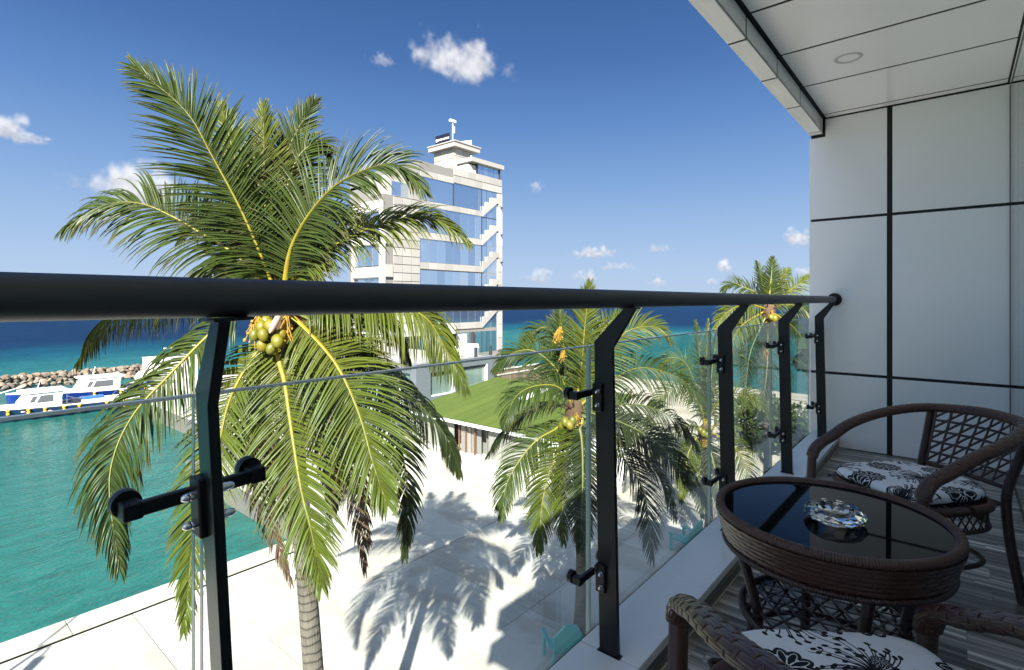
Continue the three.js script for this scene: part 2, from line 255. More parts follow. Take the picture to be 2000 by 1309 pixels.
const PALM1 = { at: [3.65, 1.02, -7.31], fronds: [
  { p: [-0.45, 1.29, -0.2, -0.78, 2.06, -0.38, -1.04, 2.62, -0.53, -1.53, 3.16, -0.89], l: 1.05, g: 0.25, k: 0, m: 0.9 },
  { p: [-0.09, 1.33, -0.8, -0.11, 2.24, -1.24, -0.15, 3.26, -1.73], l: 0.85, g: 0.2, k: 1, m: 0.6 },
  { p: [-0.1, 1.13, -0.25, -0.1, 2.02, -0.33, -0.08, 2.94, -0.4], l: 0.75, g: 0.15, k: 1, m: 0.95 },
  { p: [0.16, 1.4, -0.43, 0.36, 2.38, -0.59, 0.75, 3.26, -0.5], l: 0.9, g: 0.2, k: 0, m: 0.8 },
  { p: [0.16, 1.53, -0.28, 0.4, 2.33, -0.23, 0.6, 2.49, -0.09, 0.8, 2.13, 0.01], l: 0.9, g: 0.45, k: 0, m: 0.5 },
  { p: [0.02, 0.88, 0.23, 0.27, 1.6, 0.73, 0.54, 1.88, 1.21, 0.78, 1.93, 1.59, 0.95, 1.58, 1.91], l: 1.0, g: 0.55, k: 0, m: 0.6 },
  { p: [0.17, 0.54, 0.12, 0.62, 0.98, 0.54, 1.08, 1.26, 0.99, 1.51, 1.33, 1.42, 1.89, 1.0, 1.78], l: 0.95, g: 0.7, k: 1, m: 0.4 },
  { p: [-0.42, 0.71, -0.38, -0.84, 1.1, -0.79, -1.04, 1.27, -0.99, -1.37, 1.46, -1.31, -1.7, 1.42, -1.64, -2.05, 1.08, -1.98], l: 1.0, g: 0.7, k: 0, m: 0.5 },
  { p: [-0.34, 0.32, -0.56, -0.64, 0.29, -1.04, -1.08, 0.1, -1.73, -1.46, -0.14, -2.35, -1.73, -0.79, -2.84], l: 1.0, g: 2.2, k: 0, m: 0.2 },
  { p: [-0.3, 0.1, -0.16, -0.71, -0.22, -0.34, -1.25, -0.84, -0.5, -1.65, -1.34, -0.57, -1.89, -1.92, -0.45, -1.95, -2.87, 0.16], l: 0.95, g: 1.3, k: 0, m: 0.3 },
  { p: [-0.33, -0.6, -0.09, -0.52, -0.92, -0.14, -0.67, -1.26, -0.15, -0.84, -1.83, -0.06, -1.16, -2.79, 0.08, -1.37, -3.72, 0.4], l: 0.75, g: 0.35, k: 1, m: 0.7 },
  { p: [-0.18, -0.53, 0.2, -0.23, -0.93, 0.5, -0.36, -1.63, 0.99, -0.47, -2.13, 1.4, -0.54, -2.48, 1.75, -0.66, -2.87, 2.17], l: 0.95, g: 0.42, k: 1, m: 0.9 },
  { p: [0.1, -0.25, 0.42, 0.21, -0.73, 1.05, 0.19, -1.31, 1.6, 0.1, -1.81, 2.01, 0.03, -2.18, 2.37], l: 1.05, g: 0.4, k: 1, m: 0.85 },
  { p: [0.48, -0.27, 0.36, 1.04, -0.82, 0.75, 1.53, -1.4, 1.09, 1.88, -1.93, 1.32, 2.1, -2.53, 1.42], l: 0.9, g: 1.7, k: 3, m: 0.25 },
  { p: [0.28, 0.1, 0.44, 0.69, 0.14, 1.06, 1.12, -0.1, 1.74, 1.26, -0.52, 2.0, 1.38, -1.01, 2.26], l: 1.0, g: 1.9, k: 1, m: 0.25 },
  { p: [0.24, 0.03, 0.1, 0.82, 0.02, 0.37, 1.37, -0.18, 0.63, 1.73, -0.8, 0.66], l: 0.95, g: 2.1, k: 1, m: 0.2 },
  { p: [0.14, 0.32, -0.17, 0.54, 1.21, -0.54, 0.64, 1.48, -0.65, 0.88, 1.1, -0.77, 1.12, 0.36, -1.16], l: 0.9, g: 0.8, k: 3, m: 0.5 },
  { p: [0.33, 0.79, -0.3, 0.75, 1.3, -0.31, 1.25, 1.5, -0.16, 1.63, 1.24, -0.08], l: 0.9, g: 0.8, k: 3, m: 0.5 },
  { p: [-0.01, 0.79, -0.8, -0.14, 1.4, -1.58, -0.3, 1.51, -2.08, -0.44, 1.13, -2.69], l: 0.9, g: 0.7, k: 0, m: 0.5 },
  { p: [0.17, 1.04, -0.7, 0.48, 2.0, -1.08, 0.86, 2.95, -1.31], l: 0.8, g: 0.3, k: 0, m: 0.7 },
  { p: [0.21, -0.12, 0.28, 0.61, -0.62, 0.81, 0.91, -1.4, 1.24, 1.04, -2.45, 1.47, 0.98, -3.41, 1.48], l: 0.7, g: 0.5, k: 3, m: 0.5 },
  { p: [-0.01, -0.26, -0.09, -0.14, -1.17, -0.51, -0.18, -1.95, -0.77, 0.01, -2.76, -0.77], l: 0.7, g: 0.9, k: 3, m: 0.5 },
  { p: [0.1, -0.26, 0.06, 0.41, -1.16, 0.22, 0.62, -2.08, 0.28, 0.7, -2.95, 0.21], l: 0.75, g: 0.9, k: 3, m: 0.4 },
  { p: [0.32, -0.33, 0.36, 0.62, -1.58, 0.67, 0.73, -2.61, 0.76, 0.81, -3.75, 0.81], l: 0.65, g: 0.9, k: 2, m: 0.4 },
  { p: [-0.05, -0.33, -0.08, -0.16, -1.43, -0.24, -0.16, -2.53, -0.29, 0.13, -3.94, 0.0], l: 0.55, g: 0.9, k: 2, m: 0.4 },
  { p: [0.11, -0.33, 0.13, 0.18, -1.42, 0.21, 0.04, -2.36, 0.04, -0.06, -2.94, -0.07], l: 0.45, g: 0.9, k: 2, m: 0.4 },
  { p: [0.04, -0.33, 0.04, 0.44, -1.43, 0.45, 0.5, -2.39, 0.47, 0.46, -3.2, 0.4], l: 0.5, g: 0.9, k: 2, m: 0.4 },
  { p: [0.21, -0.34, 0.15, 0.63, -1.47, 0.39, 0.85, -2.48, 0.45, 1.09, -3.53, 0.52], l: 0.6, g: 0.9, k: 2, m: 0.4 },
  { p: [-0.02, -0.41, -0.07, -0.04, -1.6, -0.26, 0.15, -2.66, -0.17, 0.31, -3.59, -0.1], l: 0.6, g: 0.9, k: 2, m: 0.4 },
  { p: [0.11, -0.27, -0.02, 0.39, -0.88, -0.03, 0.7, -1.53, -0.0, 0.97, -2.39, -0.09], l: 0.9, g: 1.0, k: 3, m: 0.4 },
  { p: [0.01, -0.27, -0.12, 0.01, -1.04, -0.51, 0.17, -1.85, -0.69, 0.43, -2.63, -0.73], l: 0.9, g: 0.8, k: 3, m: 0.4 },
  { p: [-0.04, 0.32, -0.42, -0.26, 0.65, -1.29, -0.46, 0.5, -1.95, -0.51, 0.01, -2.47], l: 0.85, g: 1.8, k: 0, m: 0.4 },
] };
const PALM2 = { at: [10.94, -1.54, -7.19], fronds: [
  { p: [0.16, 1.0, 0.09, 0.27, 2.0, 0.12, 0.42, 3.12, 0.18], l: 0.8, g: 0.15, k: 1, m: 0.8 },
  { p: [0.2, 0.95, -0.39, 0.43, 1.84, -0.66, 0.56, 2.5, -0.88], l: 0.8, g: 0.3, k: 0, m: 0.55 },
  { p: [0.39, 0.99, 0.32, 0.77, 1.62, 0.67, 1.06, 1.94, 0.94, 1.55, 2.0, 1.45, 1.82, 1.63, 1.7], l: 0.95, g: 0.4, k: 1, m: 0.8 },
  { p: [0.67, 1.2, -0.01, 1.36, 2.1, 0.19, 2.05, 2.43, 0.58], l: 0.8, g: 0.4, k: 0, m: 0.55 },
  { p: [-0.31, 0.47, -0.12, -0.53, 0.63, -0.24, -1.03, 0.62, -0.56, -1.38, 0.4, -0.75, -1.71, -0.19, -0.79], l: 0.95, g: 0.9, k: 0, m: 0.55 },
  { p: [-0.14, 0.98, -0.46, -0.42, 1.42, -0.98, -0.68, 1.34, -1.43, -0.9, 0.91, -1.84], l: 0.9, g: 0.6, k: 0, m: 0.55 },
  { p: [-0.31, 0.12, -0.43, -0.6, -0.02, -0.84, -0.96, -0.54, -1.36, -1.23, -1.19, -1.77], l: 0.8, g: 0.9, k: 3, m: 0.4 },
  { p: [-0.45, -0.39, -0.2, -0.9, -0.61, -0.43, -1.29, -0.95, -0.59, -1.75, -1.51, -0.69, -2.05, -2.17, -0.58], l: 0.9, g: 0.7, k: 0, m: 0.55 },
  { p: [-0.22, -0.38, 0.1, -0.67, -0.79, 0.04, -1.1, -1.24, 0.04, -1.56, -1.82, 0.17, -2.08, -2.56, 0.48], l: 0.85, g: 0.5, k: 1, m: 0.8 },
  { p: [0.01, -0.18, 0.22, -0.39, -0.75, 0.25, -0.79, -1.31, 0.31, -1.22, -2.01, 0.48, -1.5, -2.53, 0.7], l: 0.8, g: 0.45, k: 1, m: 0.8 },
  { p: [-0.21, -0.53, 0.33, -0.61, -1.21, 0.63, -1.13, -1.93, 0.93, -1.6, -2.51, 1.2], l: 0.8, g: 0.4, k: 3, m: 0.4 },
  { p: [0.09, -0.36, 0.64, 0.03, -1.17, 1.52, -0.03, -1.47, 1.79, -0.17, -1.82, 1.99, -0.66, -2.67, 2.33], l: 0.95, g: 0.45, k: 3, m: 0.4 },
  { p: [0.33, -0.13, 0.35, 0.91, -0.46, 0.98, 1.32, -0.66, 1.42, 1.71, -1.17, 1.83, 2.01, -1.74, 2.14, 2.29, -2.4, 2.41], l: 0.9, g: 0.8, k: 3, m: 0.4 },
  { p: [0.38, 0.05, 0.32, 0.88, 0.09, 0.75, 1.49, -0.01, 1.27, 2.08, -0.42, 1.77, 2.56, -1.18, 2.11], l: 0.9, g: 0.9, k: 3, m: 0.4 },
  { p: [0.17, -0.34, 0.45, 0.46, -0.88, 1.25, 0.69, -1.4, 1.92, 0.62, -2.25, 2.29], l: 0.85, g: 0.7, k: 3, m: 0.4 },
  { p: [0.43, 0.35, 0.29, 1.33, 0.95, 0.94, 2.23, 0.72, 1.64, 3.03, -0.05, 2.21], l: 0.95, g: 0.9, k: 0, m: 0.55 },
  { p: [0.22, 1.2, -0.48, 0.22, 1.97, -0.97, 0.08, 1.83, -1.37, 0.07, 1.12, -1.79], l: 0.8, g: 0.8, k: 0, m: 0.55 },
  { p: [0.28, -0.16, 0.95, 0.5, -0.63, 2.0, 0.47, -1.39, 2.73], l: 0.9, g: 0.8, k: 3, m: 0.4 },
  { p: [-0.15, -0.48, -0.05, -0.47, -1.55, -0.16, -0.63, -2.35, -0.12], l: 0.45, g: 0.8, k: 2, m: 0.4 },
  { p: [0.13, -0.74, 0.25, 0.09, -1.95, 0.36, -0.11, -3.62, 0.33], l: 0.45, g: 0.6, k: 2, m: 0.4 },
] };
const PALM3 = { at: [19.01, -3.55, -6.91], fronds: [
  { p: [0.04, 1.49, -0.13, 0.07, 2.77, -0.25, 0.06, 3.92, -0.39], l: 0.55, g: 0.15, k: 0, m: 0.55 },
  { p: [0.14, 1.49, -0.01, 0.23, 2.77, -0.05, 0.35, 3.95, -0.05], l: 0.55, g: 0.15, k: 1, m: 0.8 },
  { p: [0.22, 1.48, 0.07, 0.42, 2.77, 0.15, 0.56, 3.69, 0.21], l: 0.55, g: 0.2, k: 0, m: 0.55 },
  { p: [-0.06, 1.48, -0.31, -0.25, 2.48, -0.71, -0.56, 2.57, -1.16, -0.76, 1.81, -1.52], l: 0.8, g: 0.8, k: 1, m: 0.8 },
  { p: [-0.36, 1.0, -0.1, -0.95, 1.57, -0.52, -1.57, 1.33, -1.0, -2.11, 0.41, -1.27], l: 0.8, g: 0.9, k: 0, m: 0.55 },
  { p: [0.43, 1.47, 0.16, 0.92, 2.56, 0.45, 1.29, 2.74, 0.79, 1.78, 2.16, 1.19], l: 0.8, g: 0.8, k: 0, m: 0.55 },
  { p: [0.03, 1.0, 0.39, 0.31, 1.36, 1.0, 0.55, 1.21, 1.53, 0.69, 0.41, 2.07], l: 0.8, g: 0.9, k: 1, m: 0.8 },
  { p: [-0.25, -0.12, -0.15, -0.71, -0.6, -0.32, -1.06, -1.24, -0.33, -1.54, -2.15, -0.28], l: 0.75, g: 0.6, k: 1, m: 0.8 },
  { p: [-0.29, 0.21, -0.41, -0.7, -0.17, -1.0, -1.09, -1.12, -1.61], l: 0.8, g: 0.9, k: 3, m: 0.4 },
  { p: [0.11, -0.11, 0.36, 0.24, -0.56, 1.02, 0.08, -1.49, 1.49, -0.26, -2.59, 1.86], l: 0.8, g: 0.6, k: 1, m: 0.8 },
  { p: [0.33, 0.2, 0.29, 1.07, -0.01, 0.95, 1.75, -1.19, 1.46], l: 0.8, g: 0.9, k: 0, m: 0.55 },
  { p: [-0.2, -0.44, 0.2, -0.65, -1.32, 0.62, -1.23, -2.26, 1.02], l: 0.75, g: 0.6, k: 3, m: 0.4 },
  { p: [-0.21, -0.48, -0.03, -0.62, -1.64, -0.01, -0.87, -2.76, 0.21], l: 0.7, g: 0.6, k: 3, m: 0.4 },
] };
const PALM4 = { at: [21.53, 0.76, -5.47], fronds: [
  { p: [0.15, 0.7, 0.02, 0.28, 1.28, 0.04, 0.44, 2.01, 0.05], l: 0.6, g: 0.15, k: 0, m: 0.55 },
  { p: [0.03, 0.89, -0.19, 0.04, 1.38, -0.3, 0.04, 1.84, -0.41], l: 0.6, g: 0.2, k: 0, m: 0.55 },
  { p: [0.39, 0.8, 0.17, 0.69, 1.29, 0.33, 0.96, 1.57, 0.52], l: 0.6, g: 0.3, k: 1, m: 0.8 },
  { p: [-0.08, 0.6, -0.34, -0.31, 0.9, -0.83, -0.46, 1.04, -1.16, -0.61, 0.74, -1.5], l: 0.75, g: 0.6, k: 0, m: 0.55 },
  { p: [-0.64, 0.21, -0.37, -1.17, 0.18, -0.69, -1.85, -0.19, -1.05, -2.33, -0.7, -1.22], l: 0.8, g: 0.8, k: 1, m: 0.8 },
  { p: [0.53, 0.5, 0.32, 1.03, 0.86, 0.65, 1.73, 1.34, 1.13], l: 0.75, g: 0.5, k: 1, m: 0.8 },
  { p: [0.43, 0.21, 0.43, 0.93, 0.11, 0.94, 1.45, -0.67, 1.41], l: 0.8, g: 0.8, k: 0, m: 0.55 },
  { p: [-0.5, -0.17, -0.23, -1.4, -0.62, -0.6, -2.49, -1.66, -0.79], l: 0.8, g: 0.9, k: 1, m: 0.8 },
  { p: [0.1, -0.27, 0.42, 0.19, -0.82, 1.0, -0.01, -2.07, 1.54], l: 0.8, g: 0.9, k: 0, m: 0.55 },
  { p: [-0.29, -0.46, -0.11, -1.0, -1.57, -0.36, -1.61, -2.99, -0.36], l: 0.8, g: 0.8, k: 3, m: 0.4 },
  { p: [-0.01, -0.46, 0.21, -0.2, -1.76, 0.58, -0.66, -3.36, 0.76], l: 0.8, g: 0.8, k: 3, m: 0.4 },
  { p: [0.11, 0.41, -0.21, 0.08, 0.6, -0.57, 0.13, 0.11, -0.96, 0.5, -0.93, -1.27], l: 0.8, g: 0.9, k: 3, m: 0.4 },
  { p: [0.49, 0.41, 0.15, 1.1, 0.31, 0.46, 1.95, -0.93, 0.46], l: 0.8, g: 0.9, k: 0, m: 0.55 },
  { p: [-0.25, -0.65, 0.06, -0.85, -2.1, 0.18, -1.52, -3.48, 0.22], l: 0.7, g: 0.6, k: 3, m: 0.4 },
] };
// ------------------------------------------------------------------ coconut palms: ringed trunk, fronds of folded leaflets on a yellow midrib
const leafMats = [0, 1, 2, 3].map((k) => phy(1, 1, 1, k === 2 ? 0.9 : 0.92, { vertexColors: true, transmission: k === 2 ? 0.08 : 0.22, thickness: 0, clearcoat: k === 2 ? 0 : 0.3, clearcoatRoughness: 0.3, specularIntensity: 0.35, side: THREE.DoubleSide }));
const ribMat = phy(1, 1, 1, 0.45, { vertexColors: true }), ringTex = tex(256, 1024, (x, y) => { const yy = y / 1024 * 22 + 0.35 * fbm(x / 32, y / 64, 5, 3, 8), f = yy - Math.floor(yy); return 0.55 + 0.35 * sst(0, 0.75, f) * (1 - sst(0.86, 1, f)) - 0.2 + 0.25 * fbm(x / 8, y / 42.667, 9, 4, 24) - (fbm(x / 4, y / 128, 6, 3, 8) > 0.62 ? 0.1 : 0); });
const trunkMat = std(0.18, 0.163, 0.145, 0.92, { map: tex(256, 1024, (x, y) => { const yy = y / 1024 * 22 + 0.35 * fbm(x / 32, y / 64, 5, 3, 8), f = yy - Math.floor(yy), v = 0.70 + 0.25 * fbm(x / 12.8, y / 51.2, 13, 5, 20) - 0.22 * (1 - sst(0, 0.16, f)) - (fbm(x / 5.12, y / 204.8, 6, 4, 5) > 0.6 ? 0.10 : 0); return [v, v * 0.975, v * 0.94]; }, true), bumpMap: ringTex, bumpScale: 0.035 });
const nutMats = [std(0.135, 0.125, 0.009, 0.42), std(0.165, 0.135, 0.009, 0.42), std(0.10, 0.108, 0.010, 0.45)], fibreMat = std(0.085, 0.05, 0.026, 0.95), dryMat = std(0.30, 0.17, 0.015, 0.8), spatheMat = std(0.3, 0.24, 0.19, 0.7);
const TINT = [[0.023, 0.046, 0.0034], [0.049, 0.076, 0.0035], [0.10, 0.067, 0.044], [0.014, 0.026, 0.004]], TIP = [0.17, 0.125, 0.05];  // last leaf tint is green with the shade of rear fronds painted in

function frondParts(ctrl, o, r) {
  // ctrl: points from the crown outwards; o: l leaflet length scale, g droop, k tint, L longest leaflet, w leaflet width, n leaflets a side, seg
  const F = frames([new THREE.Vector3(0, 0, 0), ...ctrl], 48, new THREE.Vector3(0.01, 1, 0.02)), up = new THREE.Vector3(0, 1, 0), pos = [], col = [], idx = [];
  const face = new THREE.Vector3(-0.65 * o.m, 0.25 + 0.8 * (1 - o.m), 0.85 * o.m).addScaledVector(new THREE.Vector3(r() - 0.5, 0.3 * (r() - 0.5), r() - 0.5), 0.6).normalize();   // fronds turn their faces to the sun
  const tint = TINT[o.k], dead = o.k === 2, lat0 = new THREE.Vector3();
  for (let i = 0; i <= o.n; i++) for (const side of [-1, 1]) {
    const u = 0.13 + 0.87 * (i + (r() - 0.5) * 0.5) / o.n; if (u > 1) continue;
    if (r() < (dead ? 0.15 : 0.07)) continue;
    const f = at(F, u * F.len), T = f.T;
    const B = new THREE.Vector3().crossVectors(T, face).normalize();
    if (lat0.lengthSq() && B.dot(lat0) < 0) B.negate(); lat0.copy(B);
    const N = new THREE.Vector3().crossVectors(B, T).normalize();
    const prof = Math.min(1, 0.42 + 1.7 * u) * (u > 0.45 ? 1 - 0.78 * ((u - 0.45) / 0.55) ** 1.7 : 1);
    const len = o.L * o.l * prof * (0.86 + 0.28 * r()), fw = 0.42 + 0.85 * u * u + (r() - 0.5) * 0.2, lift = 0.26 * (1 - u) + (r() - 0.5) * 0.34;
    const dir = B.clone().multiplyScalar(side * Math.cos(fw)).addScaledVector(T, Math.sin(fw)).addScaledVector(N, lift).normalize();
    const g = o.g * (0.7 + 0.9 * r() * r() + 0.2 * r()) * (dead ? 1.6 : 1), w = o.w * (0.8 + 0.4 * r()) * (dead ? 0.6 : 1), ns = o.seg;
    const shade = 0.62 + 0.65 * r(), tipb = r() < 0.5 ? 0.4 + r() * 0.55 : 0.15, b0 = pos.length / 3; let p = f.p.clone(), d = dir.clone(); const wn = N.clone();
    for (let s = 0; s <= ns; s++) {
      const t = s / ns, ww = w * (s === 0 ? 0.55 : Math.pow(Math.sin(Math.PI * Math.min(1, 0.30 + 0.70 * t)), 0.8)) * (s === ns ? 0.05 : 1);
      let nn = wn.clone().addScaledVector(d, -wn.dot(d)).normalize(); const across = new THREE.Vector3().crossVectors(d, nn).normalize();
      const e = 0.5 * ww;
      for (const q of [-1, 0, 1]) {
        const v = p.clone().addScaledVector(across, q * ww * 0.5).addScaledVector(nn, q === 0 ? 0 : e); pos.push(v.x, v.y, v.z);
        const m = Math.max(0, (t - 0.72) / 0.28) * tipb, k = shade * (q === 0 ? 1.25 : 1);
        for (let c = 0; c < 3; c++) col.push((tint[c] * (1 - m) + TIP[c] * m) * k * (dead ? 1 : 1 + (c === 0 ? 0.25 * (1 - t) : 0)));
      }
      if (s < ns) { const a = b0 + s * 3; for (const k of [0, 1]) idx.push(a + k, a + k + 1, a + k + 3, a + k + 1, a + k + 4, a + k + 3); }
      d.addScaledVector(up, -g * (0.25 + 1.1 * t) * (1.0 / ns) * 2.0).normalize(); p = p.clone().addScaledVector(d, len / ns);
    }
  }
  const lg = new THREE.BufferGeometry(); lg.setAttribute('position', new THREE.Float32BufferAttribute(pos, 3)); lg.setAttribute('color', new THREE.Float32BufferAttribute(col, 3)); lg.setIndex(idx); lg.computeVertexNormals();
  const rr = (s) => { const t = Math.min(1, s / F.len); return 0.008 + 0.030 * o.rs * Math.pow(1 - t, 1.3) + 0.05 * o.rs * Math.exp(-t * 16); };
  const rg = sweep(F, (s) => [rr(s) * 1.1, rr(s) * 0.7], 7, 0, F.len, 40), rp = rg.attributes.position.count, rc = new Float32Array(rp * 3);
  for (let i = 0; i < rp; i++) { const t = Math.min(1, Math.floor(i / 8) / 40), y = dead ? [0.13, 0.08, 0.045] : o.k === 3 ? [0.09, 0.11, 0.018] : [0.25 - 0.15 * t, 0.195 - 0.08 * t, 0.013]; rc.set(y.map((v, c) => v * (0.85 + 0.3 * hash2(i, c, 3))), i * 3); }  // ribs of the shade-painted fronds are darkened to match
  rg.setAttribute('color', new THREE.BufferAttribute(rc, 3));
  return [lg, rg];
}
function palm(label, spec, foot, o) {
  const t = thing('coconut_palm', label, 'palm tree', [spec.at[0], GY, spec.at[2]], 0, undefined), cy = spec.at[1] - GY, r = rng(o.seed);
  const base = new THREE.Vector3(foot[0] - spec.at[0], -0.05, foot[1] - spec.at[2]), top = new THREE.Vector3(0, cy - 0.1, 0);
  const tf = frames([base, base.clone().lerp(top, 0.3).add(new THREE.Vector3(o.bow[0], 0, o.bow[1])), base.clone().lerp(top, 0.7).add(new THREE.Vector3(o.bow[0] * 0.7, 0, o.bow[1] * 0.7)), top], 60, new THREE.Vector3(1, 0, 0));
  const trunk = part('trunk', sweep(tf, (s, a) => { const k = s / tf.len, ring = Math.abs(((s / 0.115) % 1) - 0.5), q = o.r * (1.0 - 0.22 * k + 0.55 * Math.exp(-s / 0.45)) * (1 + 0.035 * ring); return [q, q]; }, 20, 0, tf.len, Math.round(tf.len / 0.029)), trunkMat, t);
  planarUV; { const uv = trunk.geometry.attributes.uv; for (let i = 0; i < uv.count; i++) uv.setXY(i, uv.getY(i) * 10, uv.getX(i) / 2.6); }
  spec.fronds.forEach((f) => {
    const pts = []; for (let i = 0; i < f.p.length; i += 3) pts.push(new THREE.Vector3(f.p[i], f.p[i + 1], f.p[i + 2]));
    const [lg, rg] = frondParts(pts, { ...f, L: o.L, w: o.w, n: o.n, seg: o.seg, rs: o.rs }, r);
    const rib = part(f.k === 2 ? 'dead_frond' : 'frond', rg, ribMat, t); rib.position.y = cy; const lf = part('leaflets', lg, leafMats[f.k], rib); lf.userData.kind = 'stuff';
    if (f.k === 2) rib.userData.label = 'withered brown frond hanging down';
  });
  const sh = []; for (let i = 0; i < 42; i++) { const a = r() * 6.283, e = r(), q = new THREE.Vector3(Math.cos(a) * (0.12 + 0.1 * e), cy - 0.55 + 0.75 * e, Math.sin(a) * (0.12 + 0.1 * e)), q2 = q.clone().add(new THREE.Vector3(Math.cos(a) * (0.1 + 0.22 * r()), -0.1 + 0.45 * r(), Math.sin(a) * (0.1 + 0.22 * r()))); sh.push(cyl(q, q2, 0.012 + 0.02 * r(), 5, 0.006)); }
  sh.push(new THREE.SphereGeometry(0.24, 14, 10).scale(1, 1.7, 1).translate(0, cy - 0.12, 0)); part('leaf_sheath', mg(sh), fibreMat, t);
  const dry = []; for (const [dx, dy, dz, l] of o.dry) for (let i = 0; i < 34; i++) { const q = r(), a = new THREE.Vector3(dx * (0.75 + 0.25 * q) + (r() - 0.5) * 0.05, cy + dy - 0.3 * q * l + 0.1, dz + (r() - 0.5) * 0.05), b = a.clone().add(new THREE.Vector3((r() - 0.5) * l * 0.35, -(0.1 + 0.45 * r()) * l, (r() - 0.5) * l * 0.35)); dry.push(cyl(a, b, 0.011, 4, 0.005)); if (r() < 0.6) dry.push(new THREE.SphereGeometry(0.014 + 0.014 * r(), 6, 5).translate(b.x, b.y, b.z)); }
  if (dry.length) part('flower_stalk', mg(dry), dryMat, t);
  const nut = new THREE.SphereGeometry(0.092, 18, 14); { const p = nut.attributes.position; for (let i = 0; i < p.count; i++) { const v = new THREE.Vector3().fromBufferAttribute(p, i), a = Math.atan2(v.z, v.x), k = 1 + 0.045 * Math.cos(3 * a) * (1 - Math.abs(v.y) / 0.1); p.setXYZ(i, v.x * k, v.y * 1.28 - 0.012 * Math.max(0, v.y), v.z * k); } nut.computeVertexNormals(); }
  o.nuts.forEach(([x, y, z], i) => { const n = part('coconut', nut, nutMats[i % 3], t); n.position.set(x, cy + y, z); n.rotation.set((r() - 0.5) * 1.3, r() * 6, (r() - 0.5) * 1.3); n.scale.setScalar(o.nutScale * (0.9 + 0.2 * r())); });
  if (o.spathe) { const s = part('spathe', new THREE.SphereGeometry(0.13, 12, 10).scale(0.35, 1.2, 0.3), spatheMat, t); s.position.set(o.spathe[0], cy + o.spathe[1], o.spathe[2]); s.rotation.z = -0.5; }
  return t;
}
// ------------------------------------------------------------------ trees
palm('tall coconut palm with green coconuts nearest the rail beside the water', PALM1, [4.02, -6.87], { seed: 3, L: 0.9, w: 0.029, n: 122, seg: 6, rs: 1, r: 0.15, bow: [0.07, 0.05], nutScale: 0.76,
  nuts: [[-0.4, -0.22, 0.22], [-0.35, -0.21, 0.36], [-0.46, -0.34, 0.15], [-0.43, -0.33, 0.34], [-0.42, -0.48, 0.28], [-0.35, -0.51, 0.39], [-0.31, -0.41, 0.48], [-0.21, -0.34, 0.37], [-0.37, -0.25, 0.03], [-0.31, -0.16, 0.17]], dry: [[-0.15, -0.15, 0.35, 0.7], [-0.45, -0.12, 0.1, 0.6]], spathe: [-0.33, -0.17, 0.46] });
palm('coconut palm with yellow flower stalks growing behind the glass right of the green roofed shed', PALM2, [10.97, -7.12], { seed: 8, L: 0.92, w: 0.031, n: 92, seg: 5, rs: 1.05, r: 0.14, bow: [0.05, 0.1], nutScale: 1,
  nuts: [[-0.48, -0.21, 0.05], [-0.46, -0.27, 0.16], [-0.37, -0.19, 0.18], [-0.44, -0.31, -0.06]], dry: [[-0.63, 1.95, -0.1, 0.55], [-0.6, 1.4, 0, 0.45], [-0.3, -0.1, 0.2, 0.5]], spathe: null });
palm('palm with upright tuft of fronds behind the middle of the glass railing', PALM3, [19.1, -6.8], { seed: 12, L: 0.95, w: 0.034, n: 66, seg: 4, rs: 1.1, r: 0.15, bow: [0.05, 0], nutScale: 1.1,
  nuts: [[-0.55, 0.05, 0.13], [-0.4, 0.2, 0.3], [-0.52, 0.13, 0.01], [-0.48, -0.02, 0.21]], dry: [[-0.4, 0.05, 0.1, 0.9]], spathe: null });
palm('farther palm rising above the rail next to the end wall', PALM4, [21.5, -5.5], { seed: 15, L: 0.95, w: 0.036, n: 64, seg: 4, rs: 1.1, r: 0.16, bow: [0.06, 0], nutScale: 1.1,
  nuts: [[-0.4, -0.25, 0.2], [-0.3, -0.3, 0.3]], dry: [[-0.74, -1.38, 0.05, 1.1], [-0.3, -0.1, 0.2, 0.9]], spathe: null });

